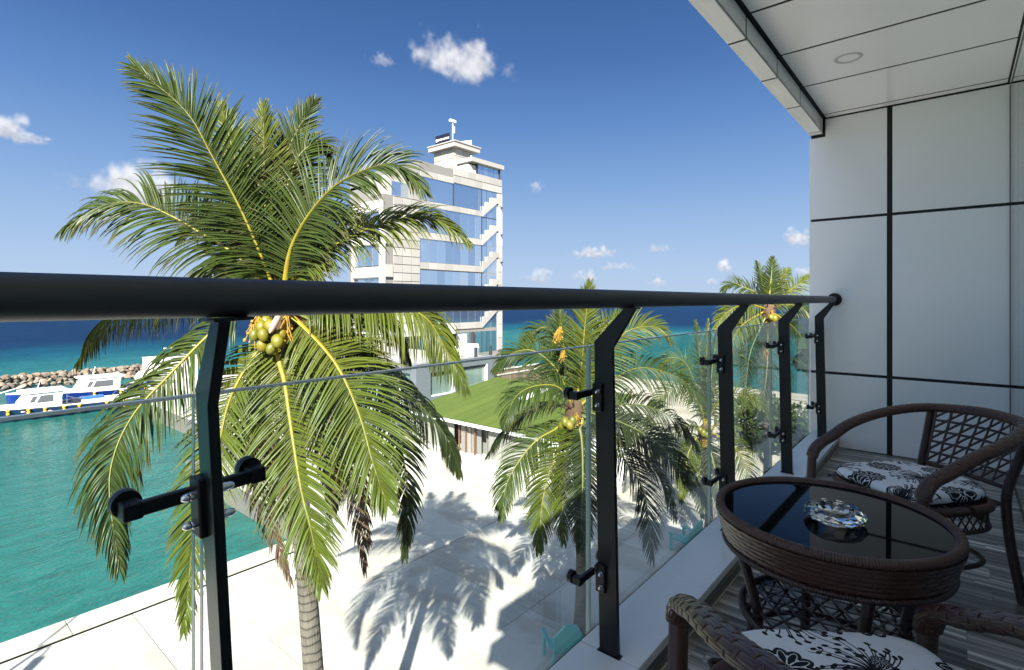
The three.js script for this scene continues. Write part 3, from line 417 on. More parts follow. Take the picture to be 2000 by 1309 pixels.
function bush(label, x, out, y0, h, rad, n, size, tint, seed) {
  const t = thing('leafy_tree', label, 'tree', [x, y0, -out]), r = rng(seed), pos = [], col = [], idx = [];
  const lobes = []; for (let i = 0; i < 22; i++) { const k = r(); lobes.push([new THREE.Vector3((r() - 0.5) * rad * 1.3, h * (0.12 + 0.83 * k), (r() - 0.5) * rad * 1.3), rad * (0.35 + 0.4 * r()) * (1 - 0.45 * k)]); }
  for (let i = 0; i < n; i++) {
    const [c, q] = lobes[Math.floor(r() * lobes.length)], d = new THREE.Vector3(r() - 0.5, r() - 0.5, r() - 0.5).normalize(), p = c.clone().addScaledVector(d, q * Math.cbrt(0.3 + 0.7 * r()));
    const a = new THREE.Vector3(r() - 0.5, r() - 0.7, r() - 0.5).normalize(), b = new THREE.Vector3().crossVectors(a, new THREE.Vector3(r() - 0.5, 1, r() - 0.5)).normalize(), s = size * (0.6 + 0.8 * r()), k = 0.6 + 0.8 * r(), b0 = pos.length / 3;
    for (const [u, v] of [[0, 0], [0.5, 0.32], [1, 0], [0.5, -0.32]]) { const w = p.clone().addScaledVector(a, u * s).addScaledVector(b, v * s); pos.push(w.x, w.y, w.z); col.push(tint[0] * k, tint[1] * k, tint[2] * k); }
    idx.push(b0, b0 + 1, b0 + 2, b0, b0 + 2, b0 + 3);
  }
  const g = new THREE.BufferGeometry(); g.setAttribute('position', new THREE.Float32BufferAttribute(pos, 3)); g.setAttribute('color', new THREE.Float32BufferAttribute(col, 3)); g.setIndex(idx); g.computeVertexNormals();
  part('crown', g, leafMats[0], t);
  const st = [cyl(new THREE.Vector3(0, -0.1, 0), new THREE.Vector3(0.1, h * 0.6, 0), 0.13, 8, 0.06)]; for (let i = 0; i < 7; i++) st.push(cyl(new THREE.Vector3(0.05, h * (0.2 + 0.05 * i), 0), lobes[i][0], 0.05, 6, 0.02)); part('trunk', mg(st), trunkMat, t);
}
bush('dense dark green tree seen through the last glass panel beside the end wall', 17.4, 2.5, GY, 8.2, 1.25, 8000, 0.22, [0.022, 0.045, 0.009], 33);
bush('low dark hedge shrub at the foot of the far palms', 25.5, 3.6, GY, 3.4, 2.2, 5000, 0.24, [0.03, 0.055, 0.012], 34);
bush('broad sea lettuce bush on the sand behind the middle palms', 33, 8.0, GY, 2.6, 2.6, 4200, 0.26, [0.04, 0.068, 0.014], 35);

// ------------------------------------------------------------------ the hotel tower across the quay
{
  const t = thing('hotel_tower', 'tall stone clad tower with blue glass bands and stepped stair trim', 'building', [0, 0, 0]);
  const stone = [[0.28, 0.27, 0.25], [0.305, 0.295, 0.273], [0.255, 0.246, 0.228]].map((c) => std(...c, 0.7, { bumpMap: tGrain, bumpScale: 0.004 })), white = std(0.40, 0.395, 0.38, 0.7), core = std(0.16, 0.155, 0.145, 0.9), dark = std(0.03, 0.03, 0.035, 0.4);
  const glass = [[0.60, 0.70, 0.80], [0.64, 0.735, 0.83], [0.56, 0.67, 0.78], [0.74, 0.80, 0.85], [0.47, 0.58, 0.70]].map((c) => std(...c, 0.05, { metalness: 0.95 }));
  const r = rng(44), O = 40, X0 = 29.2, X1 = 45.85, pick = (a) => a[Math.floor(r() * a.length)];
  const put = (name, geo, m) => part(name, geo, m, t);
  put('core_wall', mg([box2(X0 + 0.25, 33.699, GY, 10.88, O + 0.12, 44.55), box2(33.7, X1 - 0.12, GY, 13.299, O + 0.12, 52), box2(33.7, X1 - 0.12, 13.3, 14.75, O + 0.121, 52), box2(38.3, X1 - 0.1, 14.7, 14.82, O + 0.1, 51)]), core);
  const tile = (x0, x1, y0, y1, o = O, th = 0.16) => put('stone_tile', rbox(x1 - x0 - 0.06, y1 - y0 - 0.06, th, 0.012, (x0 + x1) / 2, (y0 + y1) / 2, -(o + th / 2), 1), pick(stone));
  const row = (a, b, w, y0, y1, o) => { const n = Math.max(1, Math.round((b - a) / w)); for (let i = 0; i < n; i++) tile(a + (b - a) * i / n, a + (b - a) * (i + 1) / n, y0, y1, o); };
  // parapets
  row(38.25, X1, 1.1, 13.32, 14.12); row(38.25, X1, 1.1, 14.12, 14.92); row(33.75, 38.25, 1.1, 13.2, 13.86);
  // glass and stone bands, floor by floor
  const bands = [[10.95, 13.3], [7.85, 10.33], [4.88, 7.12], [1.8, 4.08], [-1.22, 1.02], [-4.6, -2.3]];
  bands.forEach(([y0, y1], i) => {
    if (i < 5) row(33.75, 42.5, 1.08, y0 - 0.64 - (i > 0 ? 0.08 : 0), y0 - 0.02);
    const cuts = i === 0 ? [33.8, 38.2, 42.05, 42.5] : [33.8, 34.9, 36.0, 37.1, 38.2, 39.3, 40.4, 41.5, 42.5];
    for (let k = 0; k < cuts.length - 1; k++) put('window_pane', box2(cuts[k] + 0.02, cuts[k + 1] - 0.02, y0, y1, O + 0.11, O + 0.14), pick(glass));
    for (const c of [42.55, 43.25, 44.05]) put('window_pane', box2(c + 0.02, Math.min(45, c + (c > 44 ? 0.98 : 0.76)), i === 5 ? y0 : y0 - 0.7, y1, O + 0.111, O + 0.14), pick(glass));
    put('window_frame', mg([box2(42.46, 42.56, y0 - 0.02, y1 + 0.02, O + 0.06, O + 0.115), ...(i === 0 ? [box2(38.16, 38.28, y0, y1, O + 0.06, O + 0.115)] : [])]), dark);
    if (i < 5) {
      const y = y0 - 0.62, st = [[42.5, 0], [44.85, 1.72], [45.1, 1.72], [45.1, 2.3], [44.0, 2.28], [44.0, 1.72], [43.2, 1.68], [43.2, 1.16], [42.5, 1.12]];
      put('stair_trim', extr(st.map(([a, b]) => [a, y + b]), 0.2, 0.01).translate(0, 0, -(O + 0.11)), pick(stone));
    }
  });
  // pier at the right end, its upper part freshly white
  for (let y = -4.6; y < 13.2; y += 1.49) put(y > 7.3 && y < 11.2 ? 'white_tile' : 'stone_tile', box2(45.1, X1, y + 0.02, Math.min(13.3, y + 1.47), O - 0.02, O + 0.5), y > 7.3 && y < 11.2 ? white : pick(stone));
  for (const y of [11.6, 8.5, 5.4, 2.3]) put('spotlight', mg([box2(45.5, 45.62, y, y + 0.14, O - 0.25, O - 0.02), box2(45.46, 45.66, y - 0.02, y + 0.05, O - 0.3, O - 0.2)]), dark);
  // stone bay with recessed corner windows
  for (let y = -5; y < 10.9; y += 0.79) { row(30.55, 33.72, 1.06, y, Math.min(10.9, y + 0.79)); }
  for (let i = 0; i < 5; i++) {
    const y = 7.4 - i * 3.05;
    tile(29.62, 30.5, y - 1.1, y + 0.1); put('corner_window', box2(29.66, 30.46, y + 0.12, y + 1.85, O + 0.3, O + 0.34), pick(glass)); put('window_frame', mg([box2(30.0, 30.05, y + 0.12, y + 1.85, O + 0.27, O + 0.3), box2(29.62, 30.52, y + 1.86, y + 1.95, O, O + 0.3)]), dark);
    put('corner_post', box2(X0, X0 + 0.42, y - 1.1, y + 1.95, O, O + 0.42), white);
    // balcony openings on the left side
    put('balcony_fascia', box2(X0 - 0.05, X0 + 0.2, y + 1.95, y + 2.9, O + 0.002, O + 4.6), white); put('balcony_slab', box2(X0, X0 + 2.2, y + 1.85, y + 2.02, O + 0.43, O + 4.5), core);
    for (const o of [41, 42.2, 43.4]) put('balcony_door', box2(X0 + 0.24, X0 + 0.27, y - 1.0, y + 1.8, O + o - 40.4, O + o - 39.3), pick(glass));
    put('balcony_rail', mg([box2(X0 - 0.02, X0 + 0.02, y - 0.1, y - 0.05, O + 0.45, O + 4.5), box2(X0 - 0.02, X0 + 0.02, y - 1.1, y - 0.12, O + 4.45, O + 4.5)]), dark);
  }
  put('side_wall', box2(X0, 33.6, GY, 10.3, O + 4.62, O + 4.8), white);
  put('upper_block', mg([box2(31.5, 33.695, 10.9, 13.3, O + 1.6, 45.3)]), stone[1]); put('upper_window', box2(31.48, 33.5, 11.2, 12.6, O + 1.55, O + 1.58), glass[0]);
  put('roof_railing', mg([box2(33.8, 38.2, 14.2, 14.25, O + 0.2, O + 0.25), ...[34, 35.4, 36.8, 38.1].map((x) => box2(x - 0.02, x + 0.02, 13.8, 14.2, O + 0.2, O + 0.25))]), dark);
  put('roof_slab', box2(33.7, 38.3, 13.3, 13.6, O + 0.3, 51.9), white);
  // penthouse with its overhanging cap, and the glazed roof room
  for (let k = 0; k < 4; k++) for (let j = 0; j < 2; j++) put('stone_tile', box2(40.8 + j * 1.2 + 0.02, 40.8 + (j + 1) * 1.2 - 0.02, 14.7 + k * 0.82 + 0.02, 14.7 + (k + 1) * 0.82 - 0.02, 42.5, 42.62), pick(stone));
  for (let k = 0; k < 3; k++) for (let j = 0; j < 3; j++) put('stone_tile', box2(40.74, 40.86, 14.7 + k * 1.09 + 0.02, 14.7 + (k + 1) * 1.09 - 0.02, 42.64 + j * 1.1, 42.64 + (j + 1) * 1.1 - 0.03), pick(stone));
  put('penthouse_wall', box2(40.86, 43.2, 14.7, 17.98, 42.61, 45.9), core);
  put('penthouse_cap', mg([box2(40.2, 44.2, 18.0, 18.5, 41.95, 46.3), box2(40.1, 44.3, 18.5, 18.62, 41.85, 46.4)]), stone[1]);
  put('roof_ledge', box2(36.2, 40.7, 13.6, 14.72, 42.2, 45.8), white);
  put('roof_room_wall', box2(40.85, 42.2, 14.85, 15.9, O + 0.6, 42.3), white); put('roof_room_canopy', box2(40.9, 46.2, 16.15, 16.62, O + 0.02, 46), stone[0]);
  for (let k = 0; k < 4; k++) put('window_pane', box2(42.3 + k * 0.86, 42.3 + k * 0.86 + 0.83, 14.95, 16.14, O + 0.45, O + 0.48), pick(glass));
  put('roof_room_post', mg([box2(45.74, 45.9, 14.9, 16.15, O + 0.35, O + 0.55), box2(42.1, 42.28, 14.9, 16.15, O + 0.4, O + 0.6), box2(41.3, 41.6, 14.9, 16.0, O + 0.8, O + 1)]), dark);
  // terrace level
  put('terrace_beam', box2(30.4, 37.4, -2.25, -1.2, 38.9, 40.05), white); put('terrace_soffit', box2(30.4, 37.4, -2.35, -2.25, 39.2, O + 0.1), core);
  for (const x of [38.2, 40.9]) put('terrace_column', box2(x, x + 0.3, -4.6, -2.3, 39.85, 40.08), dark); put('terrace_door', box2(38.9, 40.1, -4.6, -2.45, 39.95, 40.1), white);
}
{
  const s = thing('hotel_sign', 'dark rooftop sign board with white lettering on the tower cap', 'sign', [40.45, 18.62, -44.2], 0);
  part('board', bx(0.12, 1.0, 2.2, 0, 0.55, 0), std(0.006, 0.008, 0.02, 0.5), s); part('frame', mg([bx(0.08, 0.12, 0.1, 0, 0, -0.8), bx(0.08, 0.12, 0.1, 0, 0, 0.8)]), M.black, s);
  const wm = std(0.85, 0.85, 0.85, 0.5), l = text('MARES HOTELS', 0.2, 0.03); l.rotateY(-Math.PI / 2).translate(-0.09, 0.5, 0.2); part('lettering', l, wm, s);
  part('emblem', mg([bx(0.03, 0.34, 0.07, -0.075, 0.5, -0.93), bx(0.03, 0.34, 0.07, -0.075, 0.5, -0.8), bx(0.03, 0.1, 0.06, -0.075, 0.5, -0.865)]), wm, s);
  const w = thing('roof_board', 'white rooftop board with a faint golden emblem at the back of the tower cap', 'sign', [45.1, 18.4, -45.2], 0.12);
  part('board', extr([[-1.1, 0.2], [1.1, 0.2], [1.1, 2.2], [-1.1, 1.5]], 0.08, 0.005), M.whiteRough, w); part('emblem', mg([extr([[-0.1, 0.5], [0.35, 0.5], [0.3, 1.0]], 0.02).translate(0.1, 0, 0.09), new THREE.TorusGeometry(0.22, 0.04, 6, 16).translate(0.65, 1.15, 0.1)]), std(0.6, 0.48, 0.2, 0.5), w);
  const a = thing('mobile_antenna', 'white antenna mast beside the dark sign on the tower cap', 'antenna', [40.6, 18.62, -42.7]);
  part('mast', cyl(new THREE.Vector3(), new THREE.Vector3(0, 2.2, 0), 0.05, 8), M.white, a); part('panel_box', mg([rbox(0.24, 0.75, 0.2, 0.03, 0.1, 1.35, 0.05), rbox(0.85, 0.26, 0.3, 0.04, 0, 2.3, 0)]), M.white, a);
  const c = thing('air_conditioner', 'white air conditioning unit on the tower parapet corner', 'air conditioner', [38.9, 14.92, -41.4]);
  part('cabinet', rbox(1.5, 1.0, 0.8, 0.05, 0, 0.55, 0), M.white, c); part('grille', mg(Array.from({ length: 8 }, (_, i) => bx(0.12, 0.5, 0.02, -0.6 + i * 0.17, 0.35, 0.41))), std(0.25, 0.22, 0.2, 0.6), c);
}

// ------------------------------------------------------------------ grey wing in front of the tower
{
  const t = thing('grey_wing', 'single storey grey rendered wing with large glazed openings below the tower', 'building'), grey = std(0.12, 0.132, 0.15, 0.75, { bumpMap: tGrain, bumpScale: 0.006 }), r = rng(51);
  const gl = [[0.13, 0.18, 0.17], [0.15, 0.20, 0.19], [0.115, 0.165, 0.155]].map((c) => phy(...c, 0.12, { clearcoat: 1, clearcoatRoughness: 0.04 })), dark = std(0.03, 0.035, 0.04, 0.5), frame = M.white;
  const O = 25.9, XL = 21.5, XR = 28.8, top = -2.93, op = [[22.69, 24.86, -5.1, -3.54], [25.64, 28.08, -5.2, -3.45]];
  const cols = [[XL, 22.69], [24.86, 25.64], [28.08, XR]];
  part('front_wall', mg([...cols.map(([a, b]) => box2(a, b, GY, top, O, O + 0.35)), ...op.flatMap(([a, b, y0, y1]) => [box2(a, b, GY, y0, O, O + 0.35), box2(a, b, y1, top, O, O + 0.35)])]), grey, t);
  part('side_wall', mg([box2(XL, XL + 0.35, GY, top, O + 0.35, O + 0.6), box2(XL, XL + 0.35, -3.52, top, O + 0.6, 38.8), box2(XL, XL + 0.35, GY, -6.6, O + 0.6, 38.8), ...[29, 32.2, 35.5].map((o) => box2(XL, XL + 0.35, -6.6, -3.52, o, o + 0.7))]), grey, t);
  part('roof', box2(XL + 0.35, XR - 0.002, top - 0.25, top - 0.06, O + 0.35, 39.8), std(0.3, 0.295, 0.28, 0.9), t); part('parapet_cap', mg([box2(XL - 0.02, XR + 0.02, top, top + 0.05, O - 0.03, O + 0.38), box2(XL - 0.02, XL + 0.38, top, top + 0.05, O + 0.38, 38.8)]), std(0.2, 0.21, 0.225, 0.6), t);
  part('back_wall', mg([box2(XR - 0.35, XR, GY, top - 0.26, O + 0.36, 39.8), box2(XL + 0.36, XR - 0.36, GY, top - 0.27, 31, 31.2)]), grey, t);
  for (const [a, b, y0, y1] of op) {
    const n = 4; for (let i = 0; i < n; i++) part('window_pane', box2(a + 0.08 + (b - a - 0.16) * i / n + 0.012, a + 0.08 + (b - a - 0.16) * (i + 1) / n - 0.012, y0 + 0.06, y1 - 0.22, O + 0.24, O + 0.26), gl[Math.floor(r() * 3)], t);
    part('window_frame', mg([box2(a + 0.002, a + 0.07, y0 + 0.002, y1 - 0.002, O + 0.18, O + 0.3), box2(b - 0.07, b - 0.002, y0 + 0.002, y1 - 0.002, O + 0.002, O + 0.3), box2(a + 0.07, b - 0.07, y0 + 0.002, y0 + 0.06, O + 0.1, O + 0.3)]), frame, t); part('shutter_box', box2(a + 0.07, b - 0.07, y1 - 0.21, y1 - 0.003, O + 0.2, O + 0.31), dark, t);
  }
  part('orange_panel', box2(25.66, 28.06, -5.75, -5.215, O - 0.012, O - 0.001), std(0.42, 0.105, 0.035, 0.6), t);
  for (let i = 0; i < 3; i++) { part('side_window_pane', box2(XL + 0.22, XL + 0.24, -6.55, -3.56, O + 0.66 + i * 3.2, O + 1.8 + i * 3.2), gl[i], t); part('side_window_pane', box2(XL + 0.22, XL + 0.24, -6.55, -3.56, O + 1.84 + i * 3.2, O + 3.05 + i * 3.2), gl[(i + 1) % 3], t); part('side_window_frame', mg([box2(XL + 0.02, XL + 0.3, -6.58, -3.54, O + 0.602, O + 0.66), box2(XL + 0.1, XL + 0.26, -6.58, -3.54, O + 1.8 + i * 3.2, O + 1.84 + i * 3.2)]), frame, t); }
  for (const x of [26.9, 28.45]) part('roof_post', box2(x, x + 0.18, top + 0.05, top + 0.75, O + 0.05, O + 0.22), dark, t);
  const rail = part('glass_balustrade', box2(27.1, 28.44, top + 0.06, top + 0.7, O + 0.1, O + 0.112), M.glass, t); void rail;
}
for (const [x, o, w, l] of [[27.5, 27.6, 1.0, 'white outdoor armchair left of its pair on the terrace'], [28.9, 28.3, 0.9, 'white outdoor armchair nearest the dark post on the terrace'], [26.6, 28.4, 0.8, 'small white outdoor armchair by the white terrace door']]) {
  const s = thing('terrace_armchair', l, 'armchair', [x, -3.0, -o], 0.4 * x, 'white armchairs on the terrace of the grey wing');
  part('seat', rbox(w, 0.32, 0.8, 0.05, 0, 0.22, 0), M.white, s); part('backrest', rbox(w, 0.75, 0.18, 0.05, 0, 0.4, -0.38), M.white, s); for (const q of [-1, 1]) part('armrest', rbox(0.16, 0.55, 0.75, 0.05, q * w / 2, 0.3, 0), M.white, s);
}

// ------------------------------------------------------------------ shed with the green ribbed roof
{
  const t = thing('green_roof_shed', 'low shed with green ribbed metal roof and pale sheet walls', 'shed'), X0 = 21.1, o0 = 14.9, o1 = 25.8, roofM = std(0.072, 0.098, 0.015, 0.55, { bumpMap: tGrain, bumpScale: 0.004 }), roofM2 = std(0.082, 0.108, 0.017, 0.55), wall = [[0.25, 0.24, 0.215], [0.27, 0.26, 0.24], [0.23, 0.222, 0.20]].map((c) => std(...c, 0.8)), rust = std(0.17, 0.07, 0.04, 0.9), tin = [[0.20, 0.195, 0.18], [0.24, 0.235, 0.22], [0.21, 0.19, 0.165]].map((c) => std(...c, 0.7)), r = rng(61);
  const eave = -5.6, slope = 0.13, len = 8.2, ang = Math.atan(slope), sheet = (oa, ob, m) => {   // a ribbed sheet running up the slope
    const pts = [], n = Math.round((ob - oa) / 0.18); for (let i = 0; i <= n; i++) { const o = oa + (ob - oa) * i / n, d = (ob - oa) / n; pts.push([o, 0], [o + d * 0.3, 0], [o + d * 0.42, 0.035], [o + d * 0.68, 0.035], [o + d * 0.8, 0]); }
    const g = grid(pts.length - 1, 1, (u, v) => { const p = pts[Math.round(u * (pts.length - 1))], x = X0 - 0.35 + v * len; return P3(x, p[0], eave + 0.05 + p[1] + (x - X0) * slope); }); part('roof_sheet', g, m, t);
  };
  for (let o = o0 - 0.25; o < o1; o += 0.92) sheet(o, Math.min(o1 + 0.02, o + 0.9), r() < 0.4 ? roofM2 : roofM);
  part('roof_deck', extr([[X0 - 0.3, eave - 0.06], [X0 + len - 0.4, eave - 0.06 + (len - 0.1) * slope], [X0 + len - 0.4, eave + (len - 0.1) * slope], [X0 - 0.3, eave]], o1 - o0 + 0.2).translate(0, 0, -o1 + 0.0), wall[0], t);
  part('gutter', mg([box2(X0 - 0.46, X0 - 0.3, eave - 0.16, eave - 0.02, o0 - 0.3, o1 - 0.02)]), M.white, t);
  part('ridge_flashing', extr([[X0 - 0.4, eave], [X0 + len - 0.4, eave + len * slope], [X0 + len - 0.4, eave + len * slope + 0.12], [X0 - 0.4, eave + 0.12]], 0.06).translate(0, 0, -o0 + 0.24), roofM2, t);
  // front wall of upright sheets with the wide doorway
  const d0 = 19.6, d1 = 21.75; for (let o = o0; o < o1 - 0.02; o += 0.45) { const e = Math.min(o1, o + 0.44); if (o > d0 - 0.35 && o < d1 - 0.02) { part('wall_sheet', box2(X0, X0 + 0.06, eave - 0.13, eave - 0.02, o, e), wall[0], t); continue; } part('wall_sheet', mg([box2(X0, X0 + 0.06, GY, eave - 0.02, o, e), ...[0.1, 0.24, 0.38].map((q) => box2(X0 - 0.02, X0, GY, eave - 0.03, o + q - 0.03, o + q + 0.03))]), wall[Math.floor(r() * 3)], t); }
  part('side_wall', mg([box2(X0 + 0.06, X0 + len - 0.6, GY, eave - 0.05, o0, o0 + 0.1), box2(X0 + 0.7, X0 + 0.76, GY, eave - 0.05, d0 - 0.3, d1 + 0.3)]), tin[0], t);
  for (let i = 0; i < 4; i++) part('door_leaf', box2(X0 + 0.1 + 0.05 * i, X0 + 0.14 + 0.05 * i, GY + 0.08, eave - 0.16, d1 - 0.5 - i * 0.36, d1 - 0.15 - i * 0.36), tin[i % 3], t);
  for (const o of [d1 - 0.1, d1 - 0.62, d1 - 1.32]) part('door_post', box2(X0 - 0.005, X0 + 0.09, GY + 0.06, eave - 0.15, o, o + 0.06), rust, t);
  part('door_leaf', box2(X0 + 0.25, X0 + 0.75, GY + 0.08, eave - 0.17, d0 + 0.12, d0 + 0.17), tin[2], t); part('door_window', box2(X0 + 0.4, X0 + 0.6, GY + 0.8, eave - 0.4, d0 + 0.171, d0 + 0.18), std(0.01, 0.01, 0.01, 0.3), t);
  const sk = part('skylight', extr([[25.2, eave + 0.12 + 4.1 * slope], [27.6, eave + 0.12 + 6.5 * slope], [27.6, eave + 0.2 + 6.5 * slope], [25.2, eave + 0.2 + 4.1 * slope]], 0.5, 0.01).translate(0, 0, -20.6), M.white, t); void sk;
}
{
  const f = thing('timber_fence', 'weathered brown board fence behind the green roof', 'fence', [0, 0, 0]), fm = [[0.12, 0.085, 0.06], [0.16, 0.115, 0.08], [0.09, 0.07, 0.055]].map((c) => std(...c, 0.9)), r = rng(71);
  for (let x = 29.3; x < 37; x += 0.3) part('board', box2(x, x + 0.27, GY, -4.35 + r() * 0.12, 27.2, 27.25), fm[Math.floor(r() * 3)], f);
  part('rail', mg([box2(29.3, 37, -4.7, -4.6, 27.14, 27.2), box2(29.3, 37, -4.3, -4.22, 27.12, 27.28)]), std(0.45, 0.42, 0.38, 0.8), f);
  const k = thing('white_kiosk', 'small white hut with a dark door right of the shed', 'hut', [0, 0, 0]);
  part('wall', mg([box2(20.4, 22.6, GY, -5.9, 12.0, 14.6)]), M.whiteRough, k); part('roof', box2(20.2, 22.8, -5.9, -5.8, 11.8, 14.8), M.whiteRough, k); part('door', box2(20.38, 20.4, GY + 0.05, -6.1, 13.9, 14.45), std(0.06, 0.06, 0.06, 0.6), k);
}

// ------------------------------------------------------------------ boats
{
  const blue = phy(0.006, 0.03, 0.17, 0.25, { clearcoat: 0.6 }), navy = phy(0.01, 0.03, 0.09, 0.3, { clearcoat: 0.5 }), wh = phy(0.82, 0.82, 0.82, 0.3, { clearcoat: 0.4 }), win = phy(0.10, 0.11, 0.12, 0.1), yel = std(0.75, 0.40, 0.02, 0.5), deck = std(0.3, 0.27, 0.24, 0.8), rope = std(0.75, 0.75, 0.72, 0.9);
  // hull: from the stern at x = 0 to the bow at x = -L; hw half width, sheer rises to the bow
  const hull = (L, hw, h, rise, y0, y1) => { const g = grid(28, 10, (u, v) => { const k = 1 - v * 2, s = Math.abs(k), ww = hw * Math.pow(1 - Math.pow(u, 3.2), 0.75), top = h + rise * u * u, y = y0 + (y1 - y0) * 1, lo = y0; void y; const z = Math.sign(k) * ww * Math.pow(s, 0.55); return new THREE.Vector3(-u * L * (1 - 0.05 * (1 - s) * u), lo + (top + (y1 - h) - lo) * Math.pow(s, 2.2), z); }); return g; };
  const deckG = (L, hw, h, rise, off) => grid(28, 6, (u, v) => new THREE.Vector3(-u * L, h + rise * u * u + off + 0.06 * Math.sin(v * Math.PI), (1 - 2 * v) * hw * Math.pow(1 - Math.pow(u, 3.2), 0.75) * 0.98));
  const fender = (t, x, h, z) => part('fender', mg([0, 1, 2].map((i) => new THREE.SphereGeometry(0.12, 10, 8).translate(x, h - 0.16 - i * 0.23, z))), yel, t);
  const boat = (label, pos, L, hw, h, rise, cab, o) => {
    const t = thing('motor_launch', label, 'boat', pos, 0);
    part('hull', hull(L, hw, h, rise, -0.35, h), o.hull, t); part('gunwale', mg([1, -1].map((k) => grid(28, 1, (u, v) => new THREE.Vector3(-u * L, h + rise * u * u - 0.02 + 0.1 * v, k * (hw + 0.02) * Math.pow(1 - Math.pow(u, 3.2), 0.75))))), wh, t);
    part('deck', deckG(L, hw, h, rise, -0.12), deck, t);
    const [c0, c1] = cab, cw = hw * 0.9, up = o.up;
    // white foredeck house: from the cabin forward to the bow, with a low curved top
    const fore = grid(20, 8, (u, v) => { const x = c1 + (-L * 0.98 - c1) * u, k = 1 - 2 * v, ww = cw * Math.pow(1 - Math.pow(Math.min(1, -x / L), 3.2), 0.75); return new THREE.Vector3(x, h + rise * (x / L) ** 2 - 0.1 + (up * (1 - u * 0.55)) * Math.min(1, Math.pow(1 - Math.abs(k), 0.32) * 1.05) * (1 - Math.pow(u, 5)), k * ww); }); part('foredeck', fore, wh, t);
    const side = [[c0, h - 0.1], [c0, h + up + 0.55], [c0 + 0.12, h + up + 1.0], [c1 + 0.35, h + up + 0.95], [c1 - 0.25, h + up + 0.1], [c1 - 0.2, h - 0.1]];
    part('cabin', extr(side, cw * 1.8, 0.03).translate(0, 0, -cw * 0.9), wh, t);
    part('cabin_roof', rbox(c0 - c1 + 0.65, 0.14, cw * 2.02, 0.05, (c0 + c1) / 2 + 0.12, h + up + 1.05, 0), wh, t);
    for (const k of [1, -1]) { part('cabin_window', extr([[c1 + 0.72, h + up + 0.22], [c0 - 0.55, h + up + 0.22], [c0 - 0.55, h + up + 0.78], [c1 + 0.98, h + up + 0.78]], 0.02).translate(0, 0, k > 0 ? cw * 0.9 + 0.035 : -cw * 0.9 - 0.055), win, t); part('cabin_window', extr([[c1 + 0.28, h + up + 0.3], [c1 + 0.55, h + up + 0.3], [c1 + 0.78, h + up + 0.76], [c1 + 0.5, h + up + 0.76]], 0.02).translate(0, 0, k > 0 ? cw * 0.9 + 0.035 : -cw * 0.9 - 0.055), win, t); }
    part('windscreen', grid(1, 1, (u, v) => new THREE.Vector3(c1 - 0.22 + v * 0.52, h + up + 0.2 + v * 0.62, (1 - 2 * u) * cw * 0.78)), win, t);
    part('porthole', mg(o.ports.map((x) => rbox(0.42, 0.15, 0.05, 0.02, x, h + 0.18, cw * Math.pow(1 - Math.pow(-x / L, 3.2), 0.75)))), win, t);
    for (const x of o.fend) { const u = -x / L; fender(t, x, h + rise * u * u + 0.05, hw * Math.pow(1 - Math.pow(u, 3.2), 0.75) + 0.1); }
    part('mast', cyl(new THREE.Vector3(c1 + 0.9, h + up + 1.1, 0), new THREE.Vector3(c1 + 1.15, h + up + 2.0, 0), 0.035, 6, 0.02), wh, t);
    if (o.text) part('lettering', text(o.text, 0.34, 0.02).translate(o.textX, h * 0.62, hw + 0.03), wh, t);
    if (o.mark) part('emblem', mg([extr([[-0.42, 0], [0, 0.18], [0.42, 0], [0, -0.18]], 0.02).translate(o.mark, h * 0.62, hw + 0.02)]), wh, t);
    return t;
  };
  const A = boat('white cabined launch with long open blue hull moored in front', [15.0, SEA, -58.6], 13.6, 1.45, 0.85, 0.55, [-5.3, -7.6], { hull: navy, up: 0.3, ports: [-8.7, -10.0], fend: [-1.0, -2.3, -4.2, -5.2, -6.4, -7.4, -8.6, -9.7, -11.0], mark: -6.1 });
  part('side_bench', mg([rbox(2.6, 0.4, 0.6, 0.05, -2.6, 0.95, 0.9), rbox(2.2, 0.35, 0.6, 0.05, -3.2, 0.95, -0.9)]), std(0.4, 0.4, 0.42, 0.7), A); part('blue_box', rbox(1.5, 0.42, 0.7, 0.03, -3.1, 1.15, 0.6), std(0.03, 0.12, 0.5, 0.5), A); part('awning_pole', mg([cyl(new THREE.Vector3(-4.9, 0.8, 0.8), new THREE.Vector3(-4.9, 2.3, 0.8), 0.035, 6)]), M.chrome, A);
  const B = boat('white cabined launch with royal blue hull and name lettering moored behind', [17.0, SEA, -62.2], 10.2, 1.4, 1.25, 0.45, [-2.4, -5.2], { hull: blue, up: 0.22, ports: [-6.6, -7.8], fend: [-0.4, -1.2, -2.4, -4.4], text: 'RAANEE', textX: -6.0 });
  part('outboard_motor', mg([rbox(0.5, 0.7, 0.45, 0.1, 0.1, 1.75, 0.35), rbox(0.5, 0.7, 0.45, 0.1, 0.1, 1.75, -0.35), rbox(0.2, 1.4, 0.2, 0.04, 0.25, 0.8, 0.35), rbox(0.2, 1.4, 0.2, 0.04, 0.25, 0.8, -0.35)]), std(0.02, 0.08, 0.28, 0.4), B); part('stern_bench', rbox(1.2, 0.3, 1.8, 0.06, -1.2, 1.3, 0), std(0.05, 0.06, 0.09, 0.6), B);
  const rp = (a, b, sag, l) => { const m = a.clone().lerp(b, 0.5); m.y -= sag; const q = flags(new THREE.Mesh(new THREE.TubeGeometry(new THREE.CatmullRomCurve3([a, m, b]), 20, 0.028, 6), rope)); q.name = numbered('mooring_rope'); q.userData = { label: l, category: 'rope' }; scene.add(q); };
  rp(P3(7.6, 58.4, -5.85), P3(0.5, 60, -7.9), 0.1, 'white rope running forward from the roof of the front launch'); rp(P3(10.1, 58.0, -7.0), P3(12.6, 60.6, -8.0), 0.1, 'white rope tying the two launches together amidships'); rp(P3(14.4, 60.9, -7.2), P3(16.0, 59.6, -8.2), 0.05, 'white rope at the sterns of the two launches');
}
